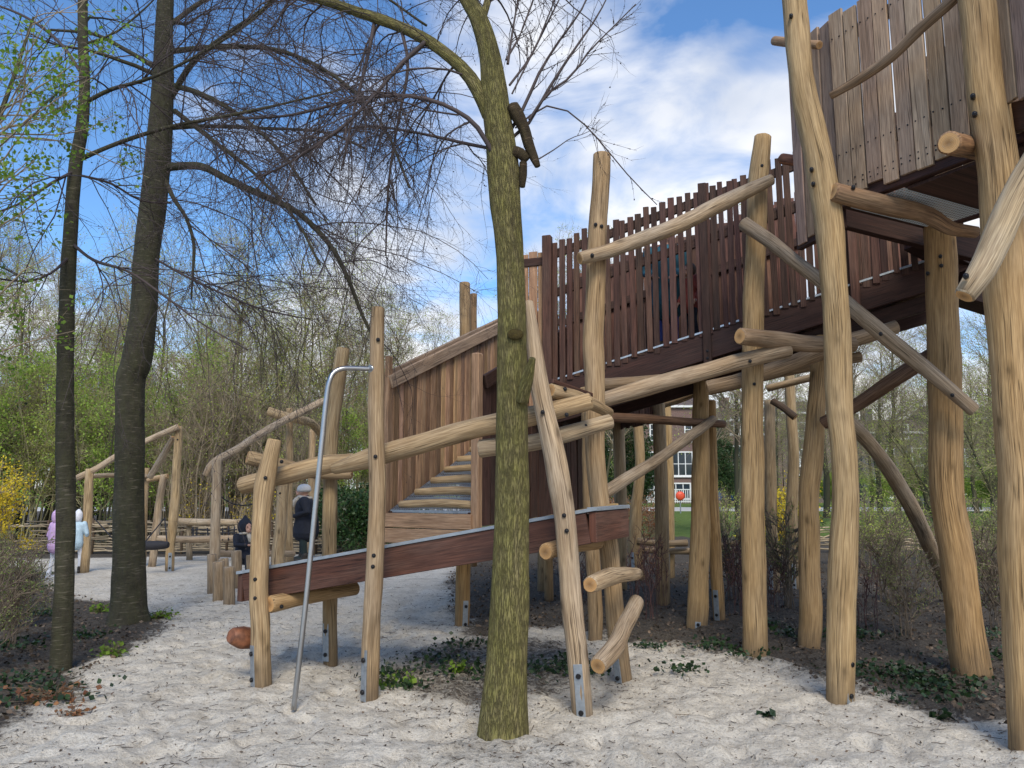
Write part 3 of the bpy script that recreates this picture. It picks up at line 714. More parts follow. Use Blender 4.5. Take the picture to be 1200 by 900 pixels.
# right side wall, seen from outside
rw0, rw1 = R0 + svv*.03 + sdv*.10, R0 + svv*.03 + sdv*SL
plank_wall(ST_, rw0, rw1, lambda s: 1.22, lambda s: L0.z + HW - .12 + slope*SL*s, .15, .014, 'picket', 'side_planks', .028, .02, (.75,1.5), jw=.2)
mb = MB(); mb.beam(sp_(R0, .10, HW-.17) + svv*.075, sp_(R0, SL, HW-.17) + svv*.075, .05, .15, .8); mb.build('side_rail', 'picket', ST_, .006)
cp = Vector((*(R0 + svv*.04).xy, 0)); mb = MB(); ztop = P(564, 414, cp.y).z
mb.box((cp.x, cp.y, (ztop+1.1)/2), (svv, sdv, (0,0,1)), (.048, .048, (ztop-1.1)/2), 1.0); mb.build('corner_post', 'plank', ST_, .012)
mb = MB(); mb.box((Lw0.x, Lw0.y-.02, 2.1), (svv, sdv, (0,0,1)), (.03, .04, 1.0), .8); mb.build('corner_post', 'plank', ST_, .008)
for k in range(2):       # boards closing the foot of the ramp
    mb = MB(); z = L0.z - .11 - k*.165; mb.box(((L0+R0)/2).xy.to_3d() + Vector((0,0,z)) - sdv*.05, (sdv, (0,0,1), svv), (.03, .078, SW/2+.02), random.uniform(.85, 1.2)); mb.build('front_board', 'plank', ST_, .004)
mb = MB(); mb.box(((L0+R0)/2).xy.to_3d() + Vector((0,0,L0.z-.44)) - sdv*.05, (sdv, (0,0,1), svv), (.03, .07, SW/2+.02), 1.0); mb.build('front_board', 'plank', ST_, .004)
for a in (A_, B_):
    mb = MB(); mb.beam(sp_(a, .02, -.11), sp_(a, SL, -.11), .06, .18, .9); mb.build('stringer', 'picket', ST_, .004)
post(ST_, [(541,734,9.2,19),(543,680,9.2,19),(544,630,9.2,18),(545,600,9.2,18)], br=(300,-.02,.30), mat='logy', tone=(.85,.74,.6))
post(ST_, [(643,702,11.6,12),(643,640,11.6,12),(645,590,11.6,12),(646,520,11.6,12)], mat='logy', tone=(.95,.85,.75))
post(ST_, [(545,660,10.9,15),(545,500,10.9,15),(545,420,10.9,15),(545,332,10.9,14)], mat='log', tone=(.85,.8,.75))
post(ST_, [(555,655,11.3,9),(555,500,11.3,9),(555,345,11.3,9)], mat='log', tone=(.7,.6,.55))

# ================= FOOTBRIDGE =================
BR = thing('footbridge', 'dark slatted footbridge rising to the tower on tall log posts', 'footbridge', tuple(G(820, 740)))
b0 = P(645, 443, 9.0); b1 = P(1083, 302, 7.72); b1 = b0 + (b1-b0)*1.10
bd = b1-b0; BL = math.hypot(bd.x, bd.y); bdir = Vector((bd.x, bd.y, 0)).normalized(); bper = Vector((-bdir.y, bdir.x, 0)); bsl = bd.z/BL; BW = 1.15
def bp(s, off=0.0, h=0.0): return b0 + bdir*s + bper*off + Vector((0,0,bsl*s + h))
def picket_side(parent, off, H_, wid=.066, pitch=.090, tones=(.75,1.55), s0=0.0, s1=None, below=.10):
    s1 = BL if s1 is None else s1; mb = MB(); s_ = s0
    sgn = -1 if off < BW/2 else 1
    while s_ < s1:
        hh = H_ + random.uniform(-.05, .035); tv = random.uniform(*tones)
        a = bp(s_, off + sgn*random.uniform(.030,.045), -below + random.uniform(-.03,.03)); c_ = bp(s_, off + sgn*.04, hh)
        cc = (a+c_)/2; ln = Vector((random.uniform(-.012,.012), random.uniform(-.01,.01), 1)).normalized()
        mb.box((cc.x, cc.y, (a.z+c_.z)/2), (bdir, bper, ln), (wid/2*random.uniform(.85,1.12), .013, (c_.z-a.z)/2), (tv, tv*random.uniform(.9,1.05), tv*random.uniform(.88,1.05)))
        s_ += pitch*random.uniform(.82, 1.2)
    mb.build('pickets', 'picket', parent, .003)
    for h, hh in ((H_-.14, .10), (H_-.62, .10)):
        mb = MB(); mb.beam(bp(s0-.02, off, h), bp(s1, off, h), .045, hh, .9); mb.build('fence_rail', 'picket', parent, .004)
FH = 1.63
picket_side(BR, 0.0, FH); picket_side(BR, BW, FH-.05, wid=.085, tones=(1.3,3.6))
for off in (0.0, BW):
    mb = MB(); mb.beam(bp(-.05, off, -.21), bp(BL, off, -.21), .075, .30, 1.0); mb.build('side_beam', 'red', BR, .005)
    sg = -1 if off == 0 else 1
    mb = MB(); mb.beam(bp(-.05, off+sg*.0, -.045), bp(BL, off+sg*.0, -.045), .10, .022, 1.3); mb.build('edge_strip', 'galv', BR, .002)
    mb = MB(); mb.beam(bp(-.05, off-sg*.12, -.46), bp(BL, off-sg*.12, -.46), .06, .16, .8); mb.build('lower_beam', 'red', BR, .004)
mb = MB(); s_ = .05
while s_ < BL: mb.beam(bp(s_, .06, -.07), bp(s_, BW-.06, -.07), .12, .035, random.uniform(.7, 1.1)); s_ += .135
mb.build('deck_board', 'red', BR, .003)
mb = MB()
for i in range(7): mb.beam(bp(.3+i*.65, .05, -.20), bp(.3+i*.65, BW-.05, -.20), .07, .16, .8)
mb.build('joist', 'red', BR, .004)
for s_, tv in ((.0, 1.5), (1.82, .75), (3.35, 1.9)):
    for off in ((-.055, BW+.05)):
        mb = MB(); a = bp(s_, off, -.42); c_ = bp(s_, off, FH+.03 if s_ < 3 else .9); mb.box(((a.x+c_.x)/2, (a.y+c_.y)/2, (a.z+c_.z)/2), (bdir, bper, (0,0,1)), (.045, .03, (c_.z-a.z)/2), tv)
        q = mb.build('fence_post', 'picket', BR, .004)
        if off < 0:
            for h in (-.36, -.28): bolt(q, bp(s_, off-.03, h))
# head platform joining ramp and bridge
plat = [(b0.x-.36, b0.y+.12), (b0.x, b0.y), (b0.x+bper.x*BW, b0.y+bper.y*BW), (2.1, 11.0), (1.7, 12.3), (.5, 12.5), (.25, 11.75), (1.2, 11.15)]
mb = MB(); mb.poly(plat, b0.z-.10, b0.z-.05); mb.build('platform_deck', 'red', BR)
for i, (a, c_) in enumerate([(plat[0], plat[1]), (plat[2], plat[3]), (plat[3], plat[4]), (plat[4], plat[5]), (plat[5], plat[6])]):
    plank_wall(BR, a, c_, lambda s: b0.z-.35, lambda s: b0.z+FH-.08, .105, .012, 'plank' if i == 0 else 'picket', 'corner_boards', .026, .02, (.8,1.15) if i == 0 else (.8,1.8))
    mb = MB(); mb.beam((*a, b0.z+FH-.2), (*c_, b0.z+FH-.2), .05, .10, .8); mb.build('fence_rail', 'picket', BR, .004)
mb = MB(); q = Vector((plat[1][0]-.03, plat[1][1]-.06, b0.z+.6)); mb.box(q, (bdir, bper, (0,0,1)), (.055, .05, 1.12), 1.4); mb.build('fence_post', 'picket', BR, .008)
for q in (plat[3], plat[4], plat[5]):
    mb = MB(); mb.tube([(q[0], q[1], -.1), (q[0]+.02, q[1], 1.5), (q[0], q[1]-.05, b0.z-.1)], [.10,.095,.09], 14, .95, 0, 1, rough=.1, seed=q[0]); mb.build('post', ['log','end'], BR)
# support posts
post(BR, [(885,768,7.7,33),(884,700,7.7,32),(882,600,7.7,30),(882,500,7.7,27),(882,410,7.7,27),(884,330,7.7,26),(886,260,7.7,26),(890,200,7.7,25),(894,161,7.7,21)], mat='logy', tone=(1.0,.94,.88), bolts=[(893,194),(884,450)], bury=.05, name='post')
post(BR, [(948,756,8.2,29),(950,700,8.2,28),(948,600,8.2,26),(952,540,8.2,26),(957,470,8.2,22),(961,415,8.2,22),(962,395,8.2,22)], mat='logy', tone=(.92,.84,.76))
post(BR, [(816,732,9.3,27),(819,660,9.3,26),(821,600,9.3,25),(821,520,9.3,22),(821,448,9.3,20)], mat='logy', tone=(.95,.88,.8), br=(265,-.1,.05))
post(BR, [(843,728,9.7,15),(840,680,9.7,16),(836,600,9.7,15),(834,520,9.7,13),(833,470,9.7,13)], mat='logy', tone=(.95,.84,.72), br=(235,.02,.38))
post(BR, [(906,692,12.4,16),(905,640,12.4,15),(903,560,12.4,15),(901,470,12.4,13)], mat='log', br=(235,.02,.4))
post(BR, [(931,690,12.6,16),(928,620,12.6,16),(930,540,12.6,14),(926,470,12.6,13),(924,410,12.6,13)], mat='log', br=(250,.0,.4))
post(BR, [(747,680,14.0,19),(744,640,14.0,18),(745,600,14,15),(750,550,14,13),(748,500,14,13),(747,468,14,13)], mat='logy', br=(235,.02,.5))
post(BR, [(784,675,14.2,15),(784,600,14.2,14),(783,540,14.2,13),(780,462,14.2,12)], mat='logy', br=(250,.02,.5))
log(BR, [(680,303,6.5,17),(715,294,6.6,19),(755,279,6.8,20),(800,262,7.05,21),(850,236,7.3,21),(903,211,7.5,15)], mat='logg', tone=(1.1,1.03,.95), bolts=[(694,299,6.4),(888,219,7.4)])
log(BR, [(872,262,7.5,18),(900,281,7.35,18),(930,305,7.2,18),(975,341,7.0,19),(1030,388,6.75,20),(1085,432,6.6,20),(1141,481,6.55,17)], mat='logg', tone=(.86,.80,.74), bolts=[(884,268,7.4),(1032,391,6.6),(1116,463,6.45)])
log(BR, [(868,394,7.2,22),(905,398,7.4,23),(950,403,7.5,22),(1000,404,7.6,20)], mat='logg', tone=(.82,.7,.6))
log(BR, [(700,470,7.0,20),(760,453,7.1,22),(820,437,7.3,22),(870,423,7.4,22),(924,410,7.45,20)], mat='logg', tone=(1.0,.92,.84), bolts=[(879,423,7.3)])
log(BR, [(694,452,8.0,20),(730,450,8.1,18),(780,445,8.3,16),(820,440,8.5,14)], mat='logg', tone=(.8,.7,.6))
log(BR, [(830,455,8.1,20),(870,445,8.05,20),(930,425,7.95,20),(990,402,7.9,20),(1050,383,7.85,18)], mat='logg', tone=(.9,.8,.7))
log(BR, [(870,446,8.9,14),(940,431,8.9,14),(1008,418,8.8,14)], mat='logg', tone=(.8,.7,.6))
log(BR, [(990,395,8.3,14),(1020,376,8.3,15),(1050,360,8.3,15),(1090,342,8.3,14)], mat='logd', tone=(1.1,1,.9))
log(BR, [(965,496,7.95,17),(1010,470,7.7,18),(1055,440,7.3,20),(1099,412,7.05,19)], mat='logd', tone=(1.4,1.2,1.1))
log(BR, [(985,487,8.6,18),(1010,509,8.7,18),(1035,540,8.9,19),(1060,580,9.3,20),(1080,620,9.8,19),(1102,668,10.6,16),(1110,690,11.2,16)], mat='logg', tone=(1.05,.98,.9))
log(BR, [(708,578,7.0,17),(735,560,7.3,16),(770,539,7.9,15),(805,514,8.6,14),(835,492,9.3,12)], mat='logg', tone=(.9,.85,.8))
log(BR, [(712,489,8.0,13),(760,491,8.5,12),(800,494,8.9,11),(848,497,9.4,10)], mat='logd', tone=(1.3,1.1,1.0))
log(BR, [(905,470,12.0,9),(918,478,11.9,9),(932,489,11.8,10)], mat='logd')
log(BR, [(900,455,12.1,9),(960,440,11.5,10),(985,432,11,10)], mat='log')
log(BR, [(775,475,12.5,9),(800,467,12,9),(835,452,11.5,9)], mat='log')
log(BR, [(747,634,13.9,9),(775,637,13.9,8),(805,636,13.9,9)], mat='log')
log(BR, [(750,645,14.2,7),(800,646,14,8),(870,645,13.6,8),(935,646,13.2,8)], mat='log')
log(BR, [(835,640,13.4,7),(880,636,13.2,7),(925,643,13,7)], mat='log')

# ================= TOWER =================
TW = thing('play_tower', 'tall plank-sided play tower on thick crooked log legs at right', 'play tower', tuple(G(1110, 830)))
post(TW, [(983,822,6.13,33),(985,758,6.13,36),(987,690,6.13,37),(991,600,6.13,34),(990,560,6.13,33),(987,500,6.13,32),(983,430,6.13,34),(980,380,6.13,34),(975,300,6.13,33),(972,260,6.13,35),(962,205,6.13,37),(951,150,6.13,34),(941,100,6.13,31),(930,0,6.13,30),(925,-60,6.13,27)], br=(300,.0,.37), bolts=[(927,18),(951,198),(953,215)], mat='logy', rough=.12, n=20)
post(TW, [(1208,884,4.98,52),(1200,700,4.98,52),(1196,600,4.98,53),(1190,480,4.98,52),(1181,360,4.98,50),(1174,260,4.98,50),(1168,200,4.98,48),(1156,100,4.98,46),(1147,0,4.98,46),(1142,-60,4.98,44)], bolts=[(1140,112),(1142,133)], mat='logy', tone=(.96,.88,.8), rough=.12, n=22, bury=.03)
post(TW, [(1139,790,6.94,47),(1131,730,6.94,45),(1122,660,6.94,42),(1112,600,6.94,41),(1108,540,6.94,41),(1107,450,6.94,39),(1104,360,6.94,39),(1101,262,6.94,38)], mat='logy', tone=(.84,.74,.64), rough=.12, n=20, bolts=[(1087,320),(1102,300),(1103,311)], bury=.04)
FZ = 4.20
tA = Vector((2.88, 6.42, FZ)); tu = Vector((.47, -.883, 0)).normalized(); tw_ = Vector((-tu.y, tu.x, 0)); TL, TD = 1.95, 1.30
def tp(a, b, h=0): return tA + tu*a + tw_*b + Vector((0,0,h))
def screws(a0_, b0_, a1_, b1_, hs):
    mb = MB(); p0, p1 = tp(a0_, b0_), tp(a1_, b1_); L = (p1-p0).length; d = (p1-p0)/L; x = .03
    while x < L:
        for h in hs:
            q = p0 + d*(x+random.uniform(-.004,.004)) + Vector((0,0,h+random.uniform(-.008,.008))) - tw_*.012; mb.tube([q, q - tw_*.006], .0065, 8, 1, 0, 0)
        x += .072
    mb.build('screws', 'bolt', TW)['kind'] = 'stuff'
def tower_wall(a0_, b0_, a1_, b1_, nm, bot=-.10, top=1.58, nail=True, tones=(.8,1.2)):
    p0, p1 = tp(a0_, b0_), tp(a1_, b1_)
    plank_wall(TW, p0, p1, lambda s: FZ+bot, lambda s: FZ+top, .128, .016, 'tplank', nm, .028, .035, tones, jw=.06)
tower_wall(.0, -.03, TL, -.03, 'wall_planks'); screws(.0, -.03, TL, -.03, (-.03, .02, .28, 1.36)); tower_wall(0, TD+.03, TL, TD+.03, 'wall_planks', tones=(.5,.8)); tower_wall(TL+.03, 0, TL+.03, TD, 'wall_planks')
for bb in (-.0+.03, TD-.03):
    for h in (.28, 1.36):
        mb = MB(); mb.beam(tp(0, bb, h), tp(TL, bb, h), .05, .11, 1.0); mb.build('wall_rail', 'tplank', TW, .004)
# floor frame
for bb in (0.02, TD-.02):
    mb = MB(); mb.beam(tp(-.03, bb, -.115), tp(TL+.03, bb, -.115), .07, .13, 1.0); mb.build('floor_beam', 'red', TW, .005)
for aa in (0.0, .56, 1.28, TL):
    mb = MB(); mb.beam(tp(aa, .06, -.10), tp(aa, TD-.06, -.10), .07, .14, 1.0); mb.build('floor_beam', 'red', TW, .005)
mb = MB(); p_, q_, r_, s_ = tp(.03,.06,-.18), tp(.54,.06,-.18), tp(.54,TD-.12,-.18), tp(.03,TD-.12,-.18)
mb.quad(p_, s_, r_, q_, [(0,0),(TD,0),(TD,.5),(0,.5)]); mb.build('floor_grating', 'gratet', TW)
mb = MB(); mb.box(tp(1.25, TD/2, -.20), (tu, tw_, (0,0,1)), (.67, TD/2-.04, .015), .9); mb.build('floor_board', 'red', TW, .004)
mb = MB(); mb.beam(P(985,250,7.2), P(1150,292,7.25), .09, .27, .9); mb.build('cross_beam', 'red', TW, .005)
mb = MB(); mb.beam(P(1075,280,7.45), P(1165,330,7.9), .3, .16, .6); mb.build('cross_beam', 'red', TW, .005)
mb = MB(); mb.beam(P(1120,335,7.6), P(1175,352,7.6), .3, .30, .7); mb.build('cross_beam', 'red', TW, .005)
# side board wing by the bridge
plank_wall(TW, tp(-.03, 0), tp(-.62, .16), lambda s: FZ-.30, lambda s: FZ+1.62, .135, .02, 'tplank', 'side_boards', .03, .04, (.8,1.05))
mb = MB(); mb.beam(tp(-.02,.03,-.26), tp(-.66,.2,-.26), .06, .18, .8); mb.build('side_rail', 'red', TW, .004)
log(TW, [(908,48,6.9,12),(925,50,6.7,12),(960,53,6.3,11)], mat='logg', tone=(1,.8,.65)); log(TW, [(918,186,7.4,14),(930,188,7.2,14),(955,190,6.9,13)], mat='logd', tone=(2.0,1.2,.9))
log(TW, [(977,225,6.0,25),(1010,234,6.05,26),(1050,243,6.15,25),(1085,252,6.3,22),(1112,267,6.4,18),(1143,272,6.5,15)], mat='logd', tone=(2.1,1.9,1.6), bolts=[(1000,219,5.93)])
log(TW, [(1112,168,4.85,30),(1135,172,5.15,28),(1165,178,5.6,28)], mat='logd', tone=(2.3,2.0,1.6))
log(TW, [(974,112,6.12,10),(1008,92,5.92,13),(1045,66,5.65,14),(1080,32,5.42,15),(1118,-2,5.15,15),(1140,-30,5.0,13)], name='handrail', mat='logg', tone=(.72,.62,.55))
log(TW, [(1131,346,4.55,26),(1150,318,4.55,33),(1170,275,4.55,36),(1192,225,4.5,36),(1225,170,4.45,36),(1270,90,4.4,34)], name='brace_log', mat='logg', tone=(1.3,1.25,1.12), bolts=[(1132,323,4.46)])
plank_wall(TW, P(1176,100,4.9), P(1260,100,4.3), lambda s: P(1180,128,4.9).z, lambda s: 5.8, .13, .02, 'tplank', 'wall_planks', .028, .03, (.75,1.0))
mb = MB(); mb.beam(P(1180,140,5.0), P(1270,120,4.4), .07, .2, .9); mb.build('floor_beam', 'red', TW, .004)

# ================= FOREGROUND TREES =================
def big_tree(name, label, trunk, tw, mat, limbs, twmat, n1, n2, n3, seed, flare=0.0, lens=((.9,2.2),(.4,1.1),(.12,.4)), grav=(-.10,-.07,-.03), leaf=None, nleaf=0, lsize=.03, bias=None, extra=0, top=3.0, rough=.07):
    """trunk/limbs: (px, py, Y, width px)"""
    rng = np.random.default_rng(seed)
    T = thing(name, label, 'tree', tuple(P(*trunk[0][:3])))
    pts = [P(a, b, y) for a, b, y, w in trunk]; rad = [m_px(w, b, y)/2*(.97 if flare > .13 else .89) for a, b, y, w in trunk]
    d0 = (pts[0]-pts[1]).normalized(); pts.insert(0, pts[0] + d0*.12); rad.insert(0, rad[0]*(1+flare*.4))
    dt = (pts[-1]-pts[-2]).normalized()       # the trunk goes on above the frame
    if top: 
        pts += [pts[-1] + dt*top*.5 + Vector((.1,0,0)), pts[-1] + dt*top]; rad += [rad[-1]*.75, rad[-1]*.35]
    pc, rc = catmull(pts, rad, .06)
    mb = MB(); n = 26
    if flare:
        for i in range(len(pc)):
            rc[i] *= 1 + flare*.25*math.exp(-max(0, (pc[i].z))*7)
    mb.tube(pc, rc, n, 1.0, 0, 0, rough=rough, seed=seed*1.7); tr = mb.build('trunk', mat, T)
    par, prd = [], []
    for L in limbs:
        lp = [P(a, b, y) for a, b, y, w in L]; lr = [m_px(w, b, y)/2 for a, b, y, w in L]
        a, b = catmull(lp, lr, .10); mb = MB(); mb.tube(a, b, 10 if lr[0] > .02 else 6, 1.0, 0, 0, rough=.08, seed=L[0][0]); mb.build('limb', mat if lr[0] > .02 else twmat, T)
        q = resample(lp, lr, 10); par.append(q[0]); prd.append(q[1])
    if extra:      # limbs of the part of the tree above and behind, growing out of the trunk
        tp_ = resample(pts[1:], rad[1:], 10); B = Bush()
        ep, er = grow(tp_[0][None], tp_[1][None], extra, 1.6, 3.4, 45, 75, -.02, .12, 10, .28, .012, rng, .55, 1.0, bias)
        B.tubes(ep, er, 6, mi=0); B.build('limb', [mat], T); par += list(ep); prd += list(er)
    par, prd = np.stack(par), np.stack(prd); C = Bush()
    p1, r1 = grow(par, prd, n1, *lens[0], 25, 70, grav[0], .13, 10, .45, .0035, rng, .12, 1, bias)
    p2, r2 = grow(np.concatenate([p1, par]), np.concatenate([r1, prd]), n2, *lens[1], 25, 65, grav[1], .15, 7, .55, .0021, rng, .1)
    p3, r3 = grow(p2, r2, n3, *lens[2], 25, 65, grav[2], .15, 5, .7, .0013, rng, .15)
    C.tubes(p1, r1, 5); C.tubes(p2, r2, 4, rng.uniform(.7, 1.3, len(p2))); C.tubes(p3, r3, 3, rng.uniform(.7, 1.5, len(p3)))
    bud = p3[rng.integers(len(p3), size=n3), rng.integers(1, 5, size=n3)]
    C.leaves(bud, .014, rng, 0, aspect=.8)
    C.build('crown', [twmat], T)
    if nleaf:
        Lf = Bush(); base = p3[rng.integers(len(p3), size=nleaf//4)][:, -1]; pos = np.repeat(base, 4, 0) + rng.normal(size=(len(base)*4, 3))*.025
        Lf.leaves(pos, lsize, rng, 0); Lf.build('leaves', [leaf], T)
    return T

Y1 = 7.15
big_tree('bare_tree', 'slender dark-barked tree leaning slightly, the leftmost trunk by the sand edge',
    [(71,783,Y1,27),(74,720,Y1,24),(76,650,Y1,23),(77,600,Y1,24),(76,500,Y1,22),(77,400,Y1,20),(81,300,Y1,18),(88,200,Y1,16),(96,150,Y1,15),(99,100,Y1,13),(97,0,Y1,12)], 0, 'barkd',
    [[(95,186,Y1,6),(120,175,Y1,5),(160,160,Y1+.2,5),(210,146,Y1+.3,4),(270,135,Y1+.4,4),(330,122,Y1+.5,3),(400,105,Y1+.6,2)],
     [(100,120,Y1,5),(130,105,Y1-.1,5),(180,90,Y1-.3,4),(240,60,Y1-.5,3),(300,20,Y1-.6,3),(330,-20,Y1-.7,2)],
     [(82,300,Y1,4),(60,320,Y1-.3,3),(30,330,Y1-.5,3),(-10,325,Y1-.7,2)],
     [(88,200,Y1,4),(60,215,Y1-.3,4),(20,240,Y1-.6,3),(-40,260,Y1-.8,2)],
     [(98,90,Y1,4),(70,50,Y1+.2,4),(30,20,Y1+.4,3),(-20,0,Y1+.6,2)],
     [(84,285,Y1,4),(110,305,Y1-.2,4),(150,318,Y1-.4,3),(190,345,Y1-.5,3),(235,378,Y1-.5,2),(290,410,Y1-.6,2)],
     [(92,205,Y1,3),(130,215,Y1+.3,3),(165,235,Y1+.5,2),(200,238,Y1+.8,2)]], 'twigd', 90, 700, 3600, 3, .12, top=3.5, bias=(.3,0,0), extra=6)
Y2 = 9.5
big_tree('bare_tree', 'thick dark-barked tree standing in leaf mould left of the sand path',
    [(151,731,Y2,56),(151,712,Y2,46),(151,660,Y2,40),(151,600,Y2,37),(152,540,Y2,36),(153,450,Y2,36),(160,425,Y2,37),(168,370,Y2,33),(172,300,Y2,32),(184,200,Y2,33),(188,150,Y2,30),(191,100,Y2,27),(194,0,Y2,20)], 0, 'barkd',
    [[(197,196,Y2,10),(235,195,Y2-.2,9),(270,212,Y2-.4,8),(310,230,Y2-.6,8),(350,250,Y2-.8,7),(385,285,Y2-.9,6),(405,320,Y2-1,5),(425,370,Y2-1,4),(440,400,Y2-1,3)],
     [(190,205,Y2,6),(205,235,Y2-.1,5),(218,255,Y2-.2,4),(227,285,Y2-.2,4),(226,320,Y2-.3,3),(224,350,Y2-.3,2)],
     [(200,115,Y2,7),(225,75,Y2-.3,7),(260,45,Y2-.6,6),(310,10,Y2-1,5),(340,-20,Y2-1.2,4)],
     [(196,150,Y2,6),(240,148,Y2+.3,5),(300,150,Y2+.6,4),(380,155,Y2+.9,3),(430,175,Y2+1,3)],
     [(202,100,Y2,7),(235,110,Y2-.3,6),(280,135,Y2-.6,5),(330,180,Y2-.9,4),(370,240,Y2-1.1,3)],
     [(184,80,Y2,6),(150,60,Y2+.1,5),(110,40,Y2+.2,4),(60,35,Y2+.3,3)],
     [(200,60,Y2,7),(260,55,Y2-.2,6),(330,60,Y2-.4,5),(400,95,Y2-.7,4),(450,150,Y2-.9,3),(480,220,Y2-1,3)],
     [(205,130,Y2,6),(250,165,Y2-.4,5),(300,205,Y2-.8,4),(345,255,Y2-1,3),(375,310,Y2-1.2,3)],
     [(176,300,Y2,3),(230,330,Y2-.4,3),(300,360,Y2-.7,2),(350,372,Y2-.9,2)],
     [(198,30,Y2,6),(250,-5,Y2+.3,5),(330,-30,Y2+.5,4),(420,-20,Y2+.6,3),(500,30,Y2+.6,3)]], 'twigd', 170, 1800, 10500, 5, .10, top=4.0, bias=(.6,0,-.1), extra=10, lens=((1.0,3.4),(.4,1.5),(.15,.55)))
Y3 = 5.36
T3 = big_tree('mossy_tree', 'mossy green-barked forked tree in front of the climbing frame, in the middle of the photo',
    [(590,860,Y3,60),(592,820,Y3,54),(594,780,Y3,50),(597,700,Y3,47),(600,600,Y3,42),(600,450,Y3,37),(600,380,Y3,35),(598,300,Y3,33),(592,240,Y3,37),(590,200,Y3,39),(584,150,Y3,35),(579,105,Y3,32),(573,60,Y3,25),(560,20,Y3,22),(543,-10,Y3+.05,18)], 0, 'barkg',
    [[(573,135,Y3,18),(560,105,Y3,17),(540,78,Y3+.1,15),(505,50,Y3+.2,14),(470,32,Y3+.3,13),(425,16,Y3+.4,12),(370,-2,Y3+.5,11),(300,-20,Y3+.7,9)],
     [(583,190,Y3-.05,6),(560,150,Y3-.1,6),(535,130,Y3-.1,5),(500,116,Y3-.1,5),(460,112,Y3,4),(410,118,Y3+.2,4),(340,135,Y3+.4,3),(270,140,Y3+.6,2)],
     [(580,175,Y3+.1,4),(545,168,Y3+.3,4),(490,156,Y3+.6,3),(430,148,Y3+.9,3),(380,160,Y3+1.1,2),(330,190,Y3+1.3,2)],
     [(566,20,Y3,9),(575,-10,Y3+.1,8),(590,-50,Y3+.1,6)],
     [(500,48,Y3+.2,6),(470,75,Y3+.1,5),(440,110,Y3,4),(400,150,Y3,4),(340,190,Y3+.1,3),(300,210,Y3+.2,2)],
     [(470,32,Y3+.3,5),(478,80,Y3+.3,4),(465,150,Y3+.4,3),(455,220,Y3+.4,3),(452,300,Y3+.5,2)],
     [(440,20,Y3+.4,5),(430,70,Y3+.3,4),(415,130,Y3+.3,3),(400,200,Y3+.3,2)],
     ], 'twigd', 75, 620, 3300, 8, .16, top=1.6, bias=(-.2,.3,-.5), lens=((.6,1.7),(.25,.9),(.08,.3)), grav=(-.16,-.10,-.04), rough=.06)
# upright water shoots on the right of its trunk
rng = np.random.default_rng(21); B = Bush(); shoots = []
for L in [[(595,75,5),(600,40,4),(607,0,3),(610,-40,2)], [(593,70,4),(608,45,4),(625,0,3),(640,-50,2)], [(597,100,4),(620,70,4),(640,30,3),(660,-10,2)],
          [(600,150,6),(614,126,6),(632,85,5),(650,55,4),(680,15,3),(700,-30,2)], [(602,160,6),(622,142,6),(638,112,6),(655,85,5),(675,55,4),(700,20,3),(715,-10,2)],
          [(620,140,4),(640,110,4),(670,90,4),(690,60,3),(720,30,2),(745,5,2)], [(600,110,3),(630,50,3),(650,0,2)],
          [(604,150,3),(636,123,3),(665,130,2.5),(690,150,2.5),(715,180,2),(740,210,2),(770,240,1.5)], [(632,186,2.5),(650,175,2),(668,162,1.5),(690,155,1),(703,140,1)]]:
    lp = [P(a, b, Y3 + .05*i) for i, (a, b, w) in enumerate(L)]; lr = [m_px(w*.72, b, Y3)/2 for a, b, w in L]; a, b = resample(lp, lr, 10); shoots.append((a, b))
sp1, sr1 = np.stack([a for a, b in shoots]), np.stack([b for a, b in shoots]); B.tubes(sp1, sr1, 6)
p2, r2 = grow(sp1, sr1, 90, .15, .5, 20, 45, .03, .10, 6, .5, .002, rng, .2); B.tubes(p2, r2, 3); p3, r3 = grow(p2, r2, 260, .05, .18, 25, 50, 0, .1, 4, .6, .0013, rng, .2); B.tubes(p3, r3, 3)
B.leaves(along(p2, 600, rng), .016, rng, 0, aspect=.7); B.build('shoots', ['twigd'], T3)
mb = MB()     # torn dark stub hanging beside the trunk
for L in [[(600,124,14),(606,135,15),(614,150,13),(620,170,12),(626,185,10),(630,195,7)], [(602,178,13),(610,180,12),(617,187,10)], [(613,190,8),(613,205,8),(612,219,6)]]:
    a, b = catmull([P(x, y, Y3-.06) for x, y, w in L], [m_px(w, y, Y3)/2 for x, y, w in L], .03); mb.tube(a, b, 10, (.9,.7,.6), 0, 0, rough=.3, seed=L[0][0])
mb.build('broken_branch', 'barkd', T3)
mb = MB()
a, b = catmull([P(612,470,Y3-.1), P(618,445,Y3-.16), P(621,432,Y3-.2), P(624,420,Y3-.24)], [.045,.045,.035,.022], .03); mb.tube(a, b, 10, 1, 0, 0, rough=.2)
mb.ball(P(604,392,Y3-.12), .045, 12, 8, (.7,.6,.5), 0, (1.3,.5,.9)); mb.build('branch_stub', 'barkg', T3)

